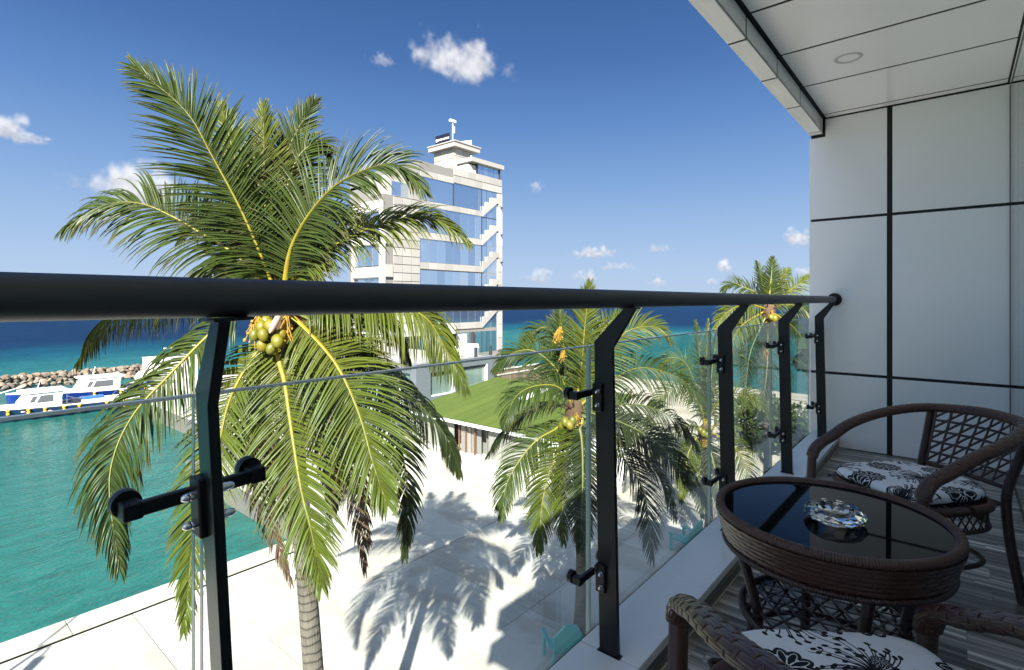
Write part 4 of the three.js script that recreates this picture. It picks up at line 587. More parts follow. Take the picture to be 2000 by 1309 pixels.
{
  const c = thing('white_container', 'white cabin container at the inner end of the breakwater', 'container', [20.2, GY, -65.4]);
  part('body', rbox(4.6, 2.45, 2.2, 0.05, 0, 1.25, 0), M.whiteRough, c); part('door', bx(0.9, 1.9, 0.04, -0.9, 1.0, 1.11), std(0.7, 0.7, 0.69, 0.6), c); part('roof_edge', rbox(4.7, 0.1, 2.3, 0.03, 0, 2.5, 0), M.white, c);
  const k = thing('water_tank', 'pale horizontal water tank in front of the white container', 'tank', [17.6, GY, -62.6]);
  part('tank_body', mg([new THREE.CapsuleGeometry(0.75, 1.3, 8, 20).rotateZ(Math.PI / 2).translate(0, 0.85, 0)]), std(0.6, 0.6, 0.58, 0.6), k); part('cradle', mg([bx(0.2, 0.5, 1.2, -0.5, 0.2, 0), bx(0.2, 0.5, 1.2, 0.5, 0.2, 0)]), std(0.3, 0.3, 0.3, 0.8), k);
}
// ------------------------------------------------------------------ street lamps: white pole, two swan-neck arms
{
  const lamp = (label, x, out, h, turn) => {
    const t = thing('street_lamp', label, 'street lamp', [x, GY, -out], turn, 'white double-armed lamps along the quay');
    part('pole', cyl(new THREE.Vector3(), new THREE.Vector3(0, h, 0), 0.07, 12, 0.045), M.white, t);
    for (const k of [-1, 1]) { const c = new THREE.CatmullRomCurve3([new THREE.Vector3(0, h - 0.1, 0), new THREE.Vector3(k * 0.12, h + 0.25, 0), new THREE.Vector3(k * 0.5, h + 0.62, 0), new THREE.Vector3(k * 1.1, h + 0.72, 0)]); const a = part('arm', new THREE.TubeGeometry(c, 24, 0.03, 8), M.white, t); part('lamp_head', rbox(0.55, 0.07, 0.24, 0.03, k * 1.3, h + 0.72, 0), M.white, a); }
    return t;
  };
  lamp('white double armed street lamp on the mole behind the nearest palm', 14.6, 44.8, 4.4, 0.5);
  lamp('white double armed street lamp at the near quay edge, just out of view', -3.3, 13.1, 5.4, 0.9);
}
// ------------------------------------------------------------------ turquoise angular garden chairs on the ground below
{
  const tq = phy(0.08, 0.36, 0.35, 0.45);
  const make = (label, x, out, turn) => {
    const t = thing('garden_chair', label, 'garden chair', [x, GY, -out], turn, 'turquoise garden chairs below the balcony');
    part('backrest', extr([[-0.28, 0], [0.28, 0], [0.36, 0.55], [0.12, 0.95], [-0.16, 0.9], [-0.36, 0.5]], 0.03, 0.006).rotateX(-0.42).translate(0, 0.34, -0.22), tq, t);
    part('seat', rbox(0.56, 0.035, 0.62, 0.01, 0, 0, 0).rotateX(0.14).translate(0, 0.36, 0.08), tq, t);
    for (const k of [-1, 1]) { part('armrest', rbox(0.11, 0.03, 0.78, 0.01, k * 0.37, 0.58, 0.02), tq, t); part('leg', rbox(0.05, 0.6, 0.1, 0.008, k * 0.36, 0.29, 0.33), tq, t); part('leg', rbox(0.05, 0.5, 0.1, 0.008, 0, 0, 0).rotateX(-0.3).translate(k * 0.32, 0.22, -0.32), tq, t); }
  };
  make('turquoise angular garden chair in the shade at the bottom edge of the glass', 10.5, 7.25, 2.5);
  make('turquoise angular garden chair half in the sun near the palm shadows', 17.9, 7.2, 2.9);
}
// ------------------------------------------------------------------ the building the balcony belongs to
const IN = -0.265, WALL = 4.8, CEIL = 2.585;   // glass wall line, end wall, ceiling height
{
  const t = thing('host_building', 'white clad hotel building that the balcony belongs to', 'building'), w = M.whiteRough;
  part('outer_wall_and_shade_block', mg([box2(-0.87, WALL + 2.4, GY, -0.32, -9, 0.86), box2(-0.87, WALL + 2.4, CEIL + 0.4, 3.34, -9, IN - 0.1), box2(-4.2, -0.872, GY, 2.9, -9, -0.45), box2(-0.87, -0.25, -0.318, CEIL + 0.398, -9, IN - 0.02)]), w, t);  // includes an added low block, out of view, that shades rail and first post
  part('roof', box2(-1.0, WALL + 2.6, 3.342, 4.03, -9, 0.93), w, t);
  part('room_wall', mg([box2(-0.248, WALL + 2.4, -0.316, CEIL + 0.39, -9, -8.8), box2(WALL + 2.2, WALL + 2.398, -0.316, CEIL + 0.388, -8.79, IN - 0.1)]), w, t);
  part('curtain', grid(160, 1, (u, v) => P3(-0.2 + u * 5.1, IN - 0.32 + 0.025 * Math.sin(u * 150) + 0.012 * Math.sin(u * 61), 0.02 + v * 2.5)), std(0.66, 0.66, 0.67, 0.95, { side: THREE.DoubleSide }), t);
}
{
  const d = thing('glass_door', 'full height frameless sliding glass wall along the room side of the balcony', 'glass door');
  part('pane', box2(2.42, 4.77, 0.03, CEIL - 0.02, IN - 0.014, IN - 0.002), M.glass, d); part('pane', box2(-0.2, 2.40, 0.03, CEIL - 0.02, IN - 0.014, IN - 0.002), M.glass, d);
  part('frame', mg([box2(-0.22, 4.79, 0.001, 0.03, IN - 0.05, IN), box2(4.77, 4.79, 0.031, CEIL - 0.02, IN - 0.02, IN), box2(2.40, 2.42, 0.031, CEIL - 0.02, IN - 0.016, IN - 0.001)]), M.black, d);
}
// ------------------------------------------------------------------ floor: wood-look strips, skirting, white stone kerb
{
  const f = struct('balcony_floor', 'grey brown wood look floor of narrow staggered planks'), r = rng(101);
  const grain = tex(512, 512, (x, y) => { const a = fbm(x / 2.56, y / 102.4, 3, 4, 200), b = fbm(x / 21.33, y / 256, 5, 4, 24), c = vnoise(x / 1.28, y / 51.2, 9, 400); const v = 0.66 + 0.5 * (a - 0.5) + 0.75 * (b - 0.5) - (c > 0.86 ? 0.12 : 0); return [v * 1.0, v * 0.965, v * 0.93]; }, true);
  const fm = [0.55, 0.8, 1.0, 1.25, 1.6, 0.42].map((k) => phy(0.80 * k, 0.785 * k, 0.77 * k, 0.36, { map: grain, bumpMap: grain, bumpScale: 0.0004 }));
  part('floor_base', boxUV(box2(-1.2, WALL + 0.3, -0.3, -0.006, -0.9, 0.70)), std(0.10, 0.098, 0.095, 0.8), f);
  const pw = 0.062, geos = [0.16, 0.24, 0.33, 0.42].map((l) => [0, 1, 2].map((k) => { const g = rbox(pw - 0.0012, 0.006, l - 0.0012, 0.0007, 0, 0, 0, 1); return planarUV(g, (x, y, z) => [x / 0.35 + k * 0.37, z / 1.1 + k * 0.21]); }));
  for (let x = 0.5; x < WALL - 0.005; x += pw) {
    let o = IN; const m0 = Math.floor(r() * 6); let first = true;
    while (o < 0.695) { const li = Math.floor(r() * 4), l = [0.16, 0.24, 0.33, 0.42][li], e = Math.min(0.7, o + l); if (first) { first = false; }
      const cut = e - o < l - 0.005, g = cut ? planarUV(rbox(pw - 0.0012, 0.006, Math.max(0.004, e - o - 0.0012), 0.0007, 0, 0, 0, 1), (a, b, z) => [a / 0.35 + 0.1, z / 1.1]) : geos[li][Math.floor(r() * 3)];
      const p = part('plank', g, fm[(m0 + Math.floor(r() * 6)) % 6], f); p.position.copy(P3(x + pw / 2, (o + e) / 2, -0.003)); o = e; }
  }
  part('plank_field', planarUV(box2(-1.2, 0.5, -0.005, -0.0005, IN, 0.7), (x, y, z) => [x / 0.35, z / 1.1]), fm[1], f);
  part('plank_field', planarUV(box2(-1.2, WALL, -0.0055, -0.001, -0.6, IN - 0.055), (x, y, z) => [x / 0.35, z / 1.1]), fm[1], f);
  const k = struct('kerb', 'white stone kerb under the glass railing with wood look skirting');
  const kw = phy(0.86, 0.865, 0.88, 0.42, { roughnessMap: tSmear, bumpMap: tGrain, bumpScale: 0.0006 });
  for (const [a, b] of [[-1.2, 0.31], [0.313, 1.40], [1.403, 1.95], [1.953, 3.0], [3.003, 3.56], [3.563, WALL]]) part('kerb_stone', boxUV(rbox(b - a - 0.0015, 0.03, 0.197, 0.0025, (a + b) / 2, 0.075, -0.7995)), kw, k);
  part('kerb_core', box2(-1.2, WALL, -0.3, 0.0605, 0.716, 0.86), std(0.5, 0.5, 0.5, 0.9), k);
  for (let x = -1.2; x < WALL; x += 0.6) part('skirting_tile', planarUV(rbox(Math.min(0.6, WALL - x) - 0.0015, 0.083, 0.009, 0.001, x + Math.min(0.6, WALL - x) / 2, 0.0425, -0.7085, 1), (a, y, z) => [y / 0.35 + x, a / 0.8]), fm[0], k);
  part('grout_line', box2(-1.2, WALL, 0.0, 0.002, 0.7, 0.704), std(0.5, 0.48, 0.42, 0.8), k);
  part('gap_shade_strip', box2(-1.2, WALL - 0.002, 0.02, 0.086, 0.8985, 0.9035), M.gapShade, k);  // dark strip painted in for the shaded gap between kerb and glass
  part('fascia_channel', box2(-1.2, WALL - 0.002, -0.30, 0.0, 0.862, 0.895), M.black, k);
}
// ------------------------------------------------------------------ end wall and ceiling of glossy pale panels on black joints
{
  const w = struct('end_wall', 'glossy pale grey panel wall with black joints at the far end of the balcony'), J = 0.0105;
  part('wall_core', box2(WALL + 0.0028, WALL + 0.3, -0.3, CEIL + 0.38, -0.6, 0.898), M.joint, w);
  const os = [-0.30, 0.383, 0.905], ys = [0.004, 0.577, 1.785, CEIL + 0.005];
  for (let i = 0; i < 2; i++) for (let j = 0; j < 3; j++) { const a = os[i] + (i ? 0.017 : 0), b = os[i + 1] - (i ? 0 : 0.017), c = ys[j] + (j ? J : 0), d = ys[j + 1] - (j < 2 ? J : 0.012); if (i && j === 2) { part('panel', extr([[a, c], [b, c], [b, 2.44], [0.797, 2.44], [0.797, d], [a, d]], 0.018, 0.001).rotateY(Math.PI / 2).translate(WALL + 0.001, 0, 0), M.panel, w); continue; } part('panel', rbox(0.02, d - c, b - a, 0.002, WALL + 0.01, (c + d) / 2, -(a + b) / 2), M.panel, w); }
  part('return_panel', rbox(0.3, 2.44, 0.012, 0.002, WALL + 0.152, 1.22, -0.905), M.panel, w);
  const c = struct('ceiling', 'pale glossy ceiling panels with black joints and an edge beam');
  part('ceiling_core', box2(-1.2, WALL + 0.3, CEIL + 0.0028, CEIL + 0.38, -0.9, 0.88), M.joint, c);
  const xs = [-1.2, -0.2, 0.4, 1.0, 1.6, 2.2, 2.8, 3.4, 4.0, 4.70, WALL], cp = phy(0.86, 0.86, 0.85, 1, { roughnessMap: rep(tSmear, 0.45), clearcoat: 0.3, clearcoatRoughness: 0.1, bumpMap: rep(tGrain, 0.1), bumpScale: 0.006 });
  for (let i = 0; i < xs.length - 1; i++) { const a = xs[i] + 0.011, b = xs[i + 1] - 0.011; if (i === xs.length - 2) { part('panel', rbox(b - a - 0.008, 0.02, 1.045, 0.002, (a + b) / 2 - 0.004, CEIL + 0.01, -0.268), cp, c); continue; } part('panel', rbox(b - a, 0.02, 1.045, 0.002, (a + b) / 2, CEIL + 0.01, -0.268), cp, c); }
  part('panel_field', box2(-1.2, WALL, CEIL + 0.001, CEIL + 0.0025, -0.9, -0.266), cp, c);
  // the edge beam hanging below the ceiling along the open side
  for (let i = 0; i < xs.length - 1; i++) { const a = xs[i] + (i === xs.length - 2 ? 0.007 : 0.011), b = xs[i + 1] - (i === xs.length - 2 ? 0.024 : 0.011); part('beam_panel', rbox(b - a, 0.018, 0.09, 0.003, (a + b) / 2, 2.469, -0.857), cp, c); part('beam_panel', rbox(b - a, 0.113, 0.018, 0.003, (a + b) / 2, 2.5215, -0.821), cp, c); part('beam_panel', rbox(b - a, 0.55, 0.018, 0.003, (a + b) / 2, 2.756, -0.893), cp, c); }
  part('beam_core', box2(-1.2, WALL + 0.29, 2.4628, CEIL + 0.0025, 0.8148, 0.9), M.joint, c);
  const l = thing('ceiling_downlight', 'round white recessed downlight, switched off, in the ceiling panel', 'ceiling light', [3.688, CEIL, -0.495]);
  part('trim_ring', new THREE.LatheGeometry([[0.05, 0.004], [0.056, -0.003], [0.07, -0.004], [0.074, 0]].map((p) => new THREE.Vector2(...p)), 40), std(0.5, 0.49, 0.46, 0.5), l); part('diffuser', new THREE.CylinderGeometry(0.051, 0.051, 0.004, 40).translate(0, 0.003, 0), std(0.75, 0.73, 0.62, 0.5), l);
}
// ------------------------------------------------------------------ railing: black tube on bent flat posts, glass held by clamps
{
  const t = thing('handrail', 'thick black round handrail running to the end wall', 'railing');
  part('rail_tube', new THREE.CylinderGeometry(0.0254, 0.0254, 6.2, 48, 1).rotateZ(Math.PI / 2).translate(WALL - 3.1, 1.153, -0.735), M.blackRail, t);
  part('wall_flange', mg([new THREE.CylinderGeometry(0.05, 0.05, 0.008, 40).rotateZ(Math.PI / 2).translate(WALL - 0.006, 1.153, -0.735), new THREE.CylinderGeometry(0.032, 0.046, 0.012, 40).rotateZ(-Math.PI / 2).translate(WALL - 0.016, 1.153, -0.735)]), M.black, t);
  const X = [-0.8, 0.313, 1.405, 2.49, 3.57, 4.667], names = ['railing post just out of view on the left', 'nearest black railing post, seen from its side in front of the palm', 'second black railing post, standing on the kerb at the middle', 'third black railing post behind the rattan table', 'fourth black railing post, between table and last glass panel', 'last black railing post beside the end wall'];
  const prof = [[0.828, 0.088], [0.847, 1.022], [0.748, 1.124], [0.712, 1.124], [0.787, 1.006], [0.768, 0.088]];
  X.forEach((x, i) => {
    const p = thing('railing_post', names[i], 'railing post', [x, 0.09, 0], i === 1 ? 0 : 0, 'flat black posts of the balcony railing');
    if (i === 1) { p.position.x = 0.338; p.rotation.z = 0.045; }
    const s = extr(prof.map(([o, y]) => [o, y - 0.09]), 0.012, 0.0012).rotateY(Math.PI / 2).translate(-0.006, 0, 0);   // extruded along x
    if (i === 1) s.translate(0, 0, 0.81).rotateY(-0.113).translate(0, 0, -0.81);   // this post stands slightly twisted
    part('upright', s, M.black, p); part('saddle', rbox(0.05, 0.004, 0.042, 0.0015, 0, 1.036, -0.73), M.black, p); part('foot_joint', rbox(0.024, 0.004, 0.075, 0.001, 0, 0.001, -0.798), M.black, p);
    for (const y of [0.855 - 0.09, 0.312 - 0.09]) {
      const c = part('clamp', mg([rbox(0.034, 0.085, 0.034, 0.004, 0, y, -0.852 + 0.03 - (y - 0.22) * 0.02)]), M.black, p), zc = -0.822 - (y - 0.2) * 0.02;
      for (const k of [-1, 1]) {
        const arm = mg([rbox(0.078, 0.02, 0.014, 0.003, k * 0.045, y + 0.012, zc - 0.028), rbox(0.024, 0.024, 0.03, 0.003, k * 0.084, y + 0.012, zc - 0.034)]); part('clamp_arm', arm, M.black, c);
        const disc = part('clamp_disc', new THREE.CylinderGeometry(0.0185, 0.0185, 0.012, 28).rotateX(Math.PI / 2).translate(k * 0.084, y + 0.016, zc - 0.055), M.black, c); void disc; part('washer', new THREE.CylinderGeometry(0.019, 0.019, 0.004, 28).rotateX(Math.PI / 2).translate(k * 0.084, y + 0.016, zc - 0.0632), std(0.25, 0.27, 0.28, 0.5), c);
        for (const dy of [0.02, -0.02]) part('nut', mg([new THREE.CylinderGeometry(0.0068, 0.0068, 0.007, 6).rotateZ(Math.PI / 2).translate(k * 0.0205, y + dy, zc + 0.008), new THREE.SphereGeometry(0.0058, 14, 10).scale(1.5, 1, 1).translate(k * 0.0275, y + dy, zc + 0.008)]), M.chrome, c);
      }
    }
  });
  const J = [-1.2, 0.319, 1.467, 2.555, 3.64, 4.775], GL = ['glass panel left of the nearest post, in front of the harbour', 'glass panel in front of the tall palm and the white quay', 'glass panel between second and third posts, in front of the middle palms', 'glass panel between third and fourth posts, behind the table', 'last and narrowest looking glass panel before the end wall'];
  for (let i = 0; i < 5; i++) {
    const g = thing('glass_panel', GL[i], 'glass panel', [0, 0, 0], 0, 'frameless glass panels of the railing'), a = J[i] + 0.005, b = J[i + 1] - 0.007, o0 = 0.905, o1 = 0.916, y0 = -0.12, y1 = 1.003;
    const face = (o, flip) => { const q = new THREE.PlaneGeometry(b - a - 0.001, y1 - y0 - 0.001); if (flip) q.rotateY(Math.PI); return q.translate((a + b) / 2, (y0 + y1) / 2, -o); };
    part('pane', mg([face(o0, false), face(o1, true)]), M.glass, g);
    part('top_edge', box2(a, b, y1 - 0.0035, y1 + 0.0008, o0 - 0.0002, o1 + 0.0002), M.glassTop, g); for (const x of [a, b]) part('glass_edge', box2(x - 0.0005, x + 0.0005, y0, y1 - 0.0036, o0, o1), M.glassEdge, g);
  }
}
// ------------------------------------------------------------------ woven rattan furniture
const rat = [phy(0.066, 0.026, 0.0185, 0.33, { clearcoat: 0.12, clearcoatRoughness: 0.22 }), phy(0.038, 0.0155, 0.0115, 0.36, { clearcoat: 0.08, clearcoatRoughness: 0.3 })], ratDark = std(0.006, 0.004, 0.0035, 0.8);  // near-black cores put the shade between strands into the colour
function strandOn(S, s0, s1, f0, f1, w, h, ns = 6, arch = true) {       // a half-round strand laid on surface S(s, phi, height)
  const pos = [], idx = [], nc = 4;
  for (let i = 0; i <= ns; i++) {
    const t = i / ns, s = s0 + (s1 - s0) * t, f = f0 + (f1 - f0) * t, e = arch ? Math.pow(Math.sin(Math.PI * (0.03 + 0.94 * t)), 0.28) : 1;
    for (let j = 0; j <= nc; j++) { const a = -1 + 2 * j / nc, q = S(s, f, a * w * 0.5, h * (e * (1 + 0.55 * Math.sqrt(Math.max(0, 1 - a * a))) - 0.75)); pos.push(q.x, q.y, q.z); }
  }
  for (let i = 0; i < ns; i++) for (let j = 0; j < nc; j++) { const a = i * (nc + 1) + j, b = a + nc + 1; idx.push(a, a + 1, b, b, a + 1, b + 1); }
  const g = new THREE.BufferGeometry(); g.setAttribute('position', new THREE.Float32BufferAttribute(pos, 3)); g.setIndex(idx); g.computeVertexNormals(); return g;
}
function tubeSurface(F, ra, rb) {       // point on an elliptic tube; off shifts sideways along the tube's skin
  return (s, f, off, h) => { const k = at(F, s), r = (ra + rb) / 2, a = f + off / r; return k.p.clone().addScaledVector(k.B, Math.cos(a) * (ra + h)).addScaledVector(k.N, Math.sin(a) * (rb + h)); };
}
function weaveTube(F, s0, s1, ra, rb, tracks, L, r) {      // brick-bond of doubled strands round a tube, with cross wraps between
  const S = tubeSurface(F, ra, rb), out = [], per = 2 * Math.PI / tracks, wd = (ra + rb) * Math.PI / tracks, n = Math.round((s1 - s0) / L);
  for (let j = 0; j < tracks; j++) for (let i = 0; i <= n; i++) {
    const a = s0 + (i + (j % 2) * 0.5 - 0.5) * L + (r() - 0.5) * L * 0.06, b = a + L * 0.86; if (b < s0 || a > s1) continue;
    const sa = Math.max(s0, a), sb = Math.min(s1, b), jit = (r() - 0.5) * 0.016;
    for (const q of [-0.25, 0.25]) out.push(strandOn((s, f, o, h) => S(s, f, o + q * wd, h), sa, sb, j * per + jit, j * per - jit, wd * 0.50, 0.0021, 8));
    if (a > s0 - L && b + 0.07 * L < s1) { const sc = b + L * 0.07; out.push(strandOn((s, f, o, h) => S(sc + o, s, 0, h), j * per - per * 0.62, j * per + per * 0.62, 0, 0, L * 0.12, 0.0029, 5)); }
  }
  return out;
}
function wrapTube(F, s0, s1, ra, rb, pitch, nr = 14) {      // closely wound strand: ripples down the tube
  const n = Math.max(6, Math.round((s1 - s0) / pitch) * 4);
  return sweep(F, (s) => { const k = 1 - Math.abs(Math.sin(Math.PI * (s - s0) / pitch)), q = 0.0034 * k * k; return [ra - q, rb - q]; }, nr, s0, s1, n);
}
function laceTube(p, r0, n0 = new THREE.Vector3(0, 0, 1), pitch = 0.0058, nr = 12) { const F = frames(p, 60, n0); return wrapTube(F, 0, F.len, r0, r0, pitch, nr); }
function cane(surf, W, Hh, p, r, w = 0.0105) {            // open cane-work over a patch: uprights and two slants, one of them every second cell
  const out = [], line = (x0, y0, x1, y1, lift) => {
    const n = 14, pts = []; let started = false;
    for (let i = 0; i <= n; i++) { const x = x0 + (x1 - x0) * i / n, y = y0 + (y1 - y0) * i / n; if (x < 0 || x > W || y < 0 || y > Hh) { if (started) break; continue; } started = true; pts.push([x, y]); }
    if (pts.length < 2) return; const pos = [], idx = [], dx = x1 - x0, dy = y1 - y0, l = Math.hypot(dx, dy), nx = -dy / l, ny = dx / l;
    pts.forEach(([x, y], i) => { const z = lift + 0.0012 * (i % 2 ? 1 : -1); for (const [o, h] of [[-w / 2, 0], [-w / 4, 0.0022], [w / 4, 0.0022], [w / 2, 0], [0, -0.0018]]) { const q = surf((x + nx * o) / W, (y + ny * o) / Hh, z + h); pos.push(q.x, q.y, q.z); } });
    for (let i = 0; i < pts.length - 1; i++) for (let j = 0; j < 5; j++) { const a = i * 5 + j, b = i * 5 + (j + 1) % 5; idx.push(a, b, a + 5, b, b + 5, a + 5); }
    const g = new THREE.BufferGeometry(); g.setAttribute('position', new THREE.Float32BufferAttribute(pos, 3)); g.setIndex(idx); g.computeVertexNormals(); out.push(g);
  };
  const clip = (ax, ay, bx_, by, lift) => { let t0 = 0, t1 = 1; for (const [pq, q] of [[-(bx_ - ax), ax], [bx_ - ax, W - ax], [-(by - ay), ay], [by - ay, Hh - ay]]) { if (Math.abs(pq) < 1e-9) { if (q < 0) return; continue; } const t = q / pq; if (pq < 0) t0 = Math.max(t0, t); else t1 = Math.min(t1, t); } if (t1 - t0 > 0.02) line(ax + (bx_ - ax) * t0 + 1e-6, ay + (by - ay) * t0 + 1e-6, ax + (bx_ - ax) * t1 - 1e-6, ay + (by - ay) * t1 - 1e-6, lift); };
  const j = () => (r() - 0.5) * p * 0.06, D = W + Hh;
  const q2 = p * Math.SQRT2, o2 = 0.006;
  for (let k = -D; k < D; k += q2) { clip(k + j(), 0 - 0.001, k + D * 2 + j(), D * 2, 0); clip(k + j(), D * 2, k + D * 2 + j(), 0 - 0.001, 0.0022); }
  for (let y = o2; y < Hh; y += q2) clip(-0.1, y + j(), W + 0.1, y + j(), 0.0044);
  for (let x = o2; x < W; x += q2) clip(x + j(), -0.1, x + j(), Hh + 0.1, 0.006);
  return out;
}
// printed cushion cloth: black line flowers on white
const clothTex = (() => {
  const N = 1536, c = document.createElement('canvas'); c.width = c.height = N; const g = c.getContext('2d'), r = rng(207); g.fillStyle = '#e9e9ee'; g.fillRect(0, 0, N, N); g.lineCap = 'round';
  const mum = (x, y, R) => { g.strokeStyle = '#0b0b10'; g.fillStyle = '#0b0b10'; const n = 21; for (let ring = 0; ring < 3; ring++) for (let i = 0; i < n; i++) { const a = i / n * 6.283 + ring * 0.15 + (r() - 0.5) * 0.12, l = R * (0.52 + 0.24 * ring) * (0.88 + 0.24 * r()), cu = (r() - 0.5) * 0.7 + 0.35; g.lineWidth = R * 0.026; g.beginPath(); g.moveTo(x + Math.cos(a) * R * 0.1, y + Math.sin(a) * R * 0.1); const ex = x + Math.cos(a + cu * 0.5) * l, ey = y + Math.sin(a + cu * 0.5) * l; g.quadraticCurveTo(x + Math.cos(a - 0.1) * l * 0.6, y + Math.sin(a - 0.1) * l * 0.6, ex, ey); g.stroke(); g.beginPath(); g.ellipse(ex, ey, R * 0.075, R * 0.045, a + 1.2, 0, 6.3); g.fill(); } g.beginPath(); g.arc(x, y, R * 0.1, 0, 6.3); g.fill(); };
  const daisy = (x, y, R) => { g.fillStyle = '#0b0b10'; const n = 11; for (let i = 0; i < n; i++) { const a = i / n * 6.283; g.beginPath(); g.ellipse(x + Math.cos(a) * R * 0.62, y + Math.sin(a) * R * 0.62, R * 0.42, R * 0.27, a, 0, 6.3); g.fill(); } g.beginPath(); g.arc(x, y, R * 0.7, 0, 6.3); g.fill(); g.strokeStyle = '#e9e9ee'; g.lineWidth = R * 0.035; for (let i = 0; i < n; i++) { const a = i / n * 6.283; g.beginPath(); g.ellipse(x + Math.cos(a) * R * 0.53, y + Math.sin(a) * R * 0.53, R * 0.37, R * 0.13, a, 0, 6.3); g.stroke(); g.fillStyle = '#e9e9ee'; g.beginPath(); g.arc(x + Math.cos(a + 0.28) * R * 0.62, y + Math.sin(a + 0.28) * R * 0.62, R * 0.045, 0, 6.3); g.fill(); } g.fillStyle = '#0b0b10'; g.beginPath(); g.arc(x, y, R * 0.13, 0, 6.3); g.fill(); };
  const curl = (x, y, a, l) => { g.strokeStyle = '#0b0b10'; g.fillStyle = '#0b0b10'; g.lineWidth = 5; g.beginPath(); g.moveTo(x, y); g.bezierCurveTo(x + Math.cos(a) * l * 0.5, y + Math.sin(a) * l * 0.5, x + Math.cos(a + 0.9) * l, y + Math.sin(a + 0.9) * l, x + Math.cos(a + 1.1) * l * 0.75, y + Math.sin(a + 1.1) * l * 0.75); g.stroke(); g.beginPath(); g.arc(x + Math.cos(a + 1.1) * l * 0.75, y + Math.sin(a + 1.1) * l * 0.75, 11, 0, 6.3); g.fill(); };
  for (let i = 0; i < 4; i++) for (let j = 0; j < 4; j++) { const x = (i + 0.5 + (j % 2 ? 0.22 : -0.2) + (r() - 0.5) * 0.16) * N / 4, y = (j + 0.5 + (r() - 0.5) * 0.2) * N / 4; if ((i + j) % 2) daisy(x, y, 120 + 25 * r()); else mum(x, y, 205 + 35 * r()); }
  for (let i = 0; i < 20; i++) { const x = r() * N, y = r() * N; curl(x, y, r() * 6.3, 55 + 60 * r()); if (r() < 0.5) daisy(r() * N, r() * N, 30 + 18 * r()); }
  const t = new THREE.CanvasTexture(c); t.colorSpace = THREE.SRGBColorSpace; t.wrapS = t.wrapT = THREE.RepeatWrapping; return t;
})();
const clothMats = [0, 0.37].map((o) => { const t = clothTex.clone(); t.offset.set(o, o * 1.7); t.needsUpdate = true; return phy(1, 1, 1, 0.85, { map: t, sheen: 0.2, bumpMap: rep(tGrain, 0.9), bumpScale: 0.004 }); });
function makeChair(label, pos, turn, cloth, seed, slide) {
  const t = thing('rattan_chair', label, 'armchair', pos, turn, 'dark rattan armchairs with printed cushions'), r = rng(seed), v = (x, y, z) => new THREE.Vector3(x, y, z);
  // one rail: up the left front leg, back along the arm, round the back and down again
  const w = 0.257, half = [[w - 0.005, 0, 0.23], [w, 0.2, 0.23], [w, 0.413, 0.225], [w, 0.478, 0.215], [w, 0.513, 0.18], [w + 0.004, 0.539, 0.12], [w + 0.012, 0.587, 0.02], [w + 0.006, 0.632, -0.14], [w - 0.04, 0.66, -0.284], [0.158, 0.667, -0.37], [0, 0.676, -0.404]];
  const pts = [...half.map(([x, y, z]) => v(-x, y, z)), ...half.slice(0, -1).reverse().map(([x, y, z]) => v(x, y, z))], F = frames(pts, 320, v(0, 0, 1));
  const leg = 0.455, ra = 0.0275, rb = 0.0175;
  part('arm_rail', mg(weaveTube(F, leg, F.len - leg, ra, rb, 10, 0.05, r)), rat[0], t); part('arm_core', sweep(F, () => [ra - 0.0022, rb - 0.0022], 20, leg, F.len - leg, 120), ratDark, t);
  part('leg', wrapTube(F, 0, leg + 0.004, 0.0215, 0.0165, 0.0056), rat[0], t); part('leg', wrapTube(F, F.len - leg - 0.004, F.len, 0.0215, 0.0165, 0.0056), rat[0], t);
  // back posts that run on as the splayed rear legs
  for (const k of [-1, 1]) part('rear_leg', laceTube([v(k * 0.19, 0.652, -0.338), v(k * 0.183, 0.54, -0.305), v(k * 0.172, 0.41, -0.262), v(k * 0.18, 0.25, -0.262), v(k * 0.2, 0.0, -0.30)], 0.0175, v(0, 0, 1), 0.0062, 14), rat[1], t);
  const surf = (u, q, z) => { const wd = 0.155 + 0.02 * q, x = (2 * u - 1) * wd, y = 0.43 + 0.235 * q, zz = -0.268 - 0.075 * q - (0.012 + 0.045 * q) * (1 - (2 * u - 1) ** 2); return v(x, y, zz + z); };
  part('back_lattice', mg(cane(surf, 0.34, 0.25, 0.034, r)), rat[1], t);
  part('lattice_rail', laceTube([surf(0, 0, 0), surf(0.5, 0, 0), surf(1, 0, 0)], 0.0085, v(0, 1, 0), 0.0055, 10), rat[1], t);
  // seat frame, skirt of crossed strips, low stretcher ring
  const ringAt = (y, a, b, zc) => { const q = []; for (let i = 0; i <= 24; i++) { const f = i / 24 * 2 * Math.PI, c = Math.cos(f), s = Math.sin(f), k = Math.pow(Math.pow(Math.abs(c), 3.2) + Math.pow(Math.abs(s), 3.2), -1 / 3.2); q.push(v(a * c * k, y, zc + b * s * k)); } return q; };
  part('seat_frame', wrapTube(frames(ringAt(0.385, 0.228, 0.205, 0.0), 120, v(0, 1, 0)), 0, 1.45, 0.017, 0.017, 0.0062, 12), rat[0], t);
  part('stretcher', mg([laceTube(ringAt(0.16, 0.19, 0.19, -0.02).slice(0, 25), 0.0095, v(0, 1, 0), 0.006, 8)]), rat[1], t);
  const sk = []; for (let i = 0; i < 36; i++) { const f = i / 36 * 2 * Math.PI, q = (a, y) => { const c = Math.cos(a), s = Math.sin(a), k = Math.pow(Math.pow(Math.abs(c), 3.2) + Math.pow(Math.abs(s), 3.2), -1 / 3.2); return v(0.226 * c * k, y, 0.203 * s * k); }; sk.push(cyl(q(f, 0.376), q(f + 0.24, 0.31), 0.0032, 5), cyl(q(f, 0.376), q(f - 0.24, 0.31), 0.0032, 5)); } sk.push(laceTube(ringAt(0.306, 0.226, 0.203, 0), 0.008, v(0, 1, 0), 0.006, 8)); part('seat_skirt', mg(sk), rat[1], t);
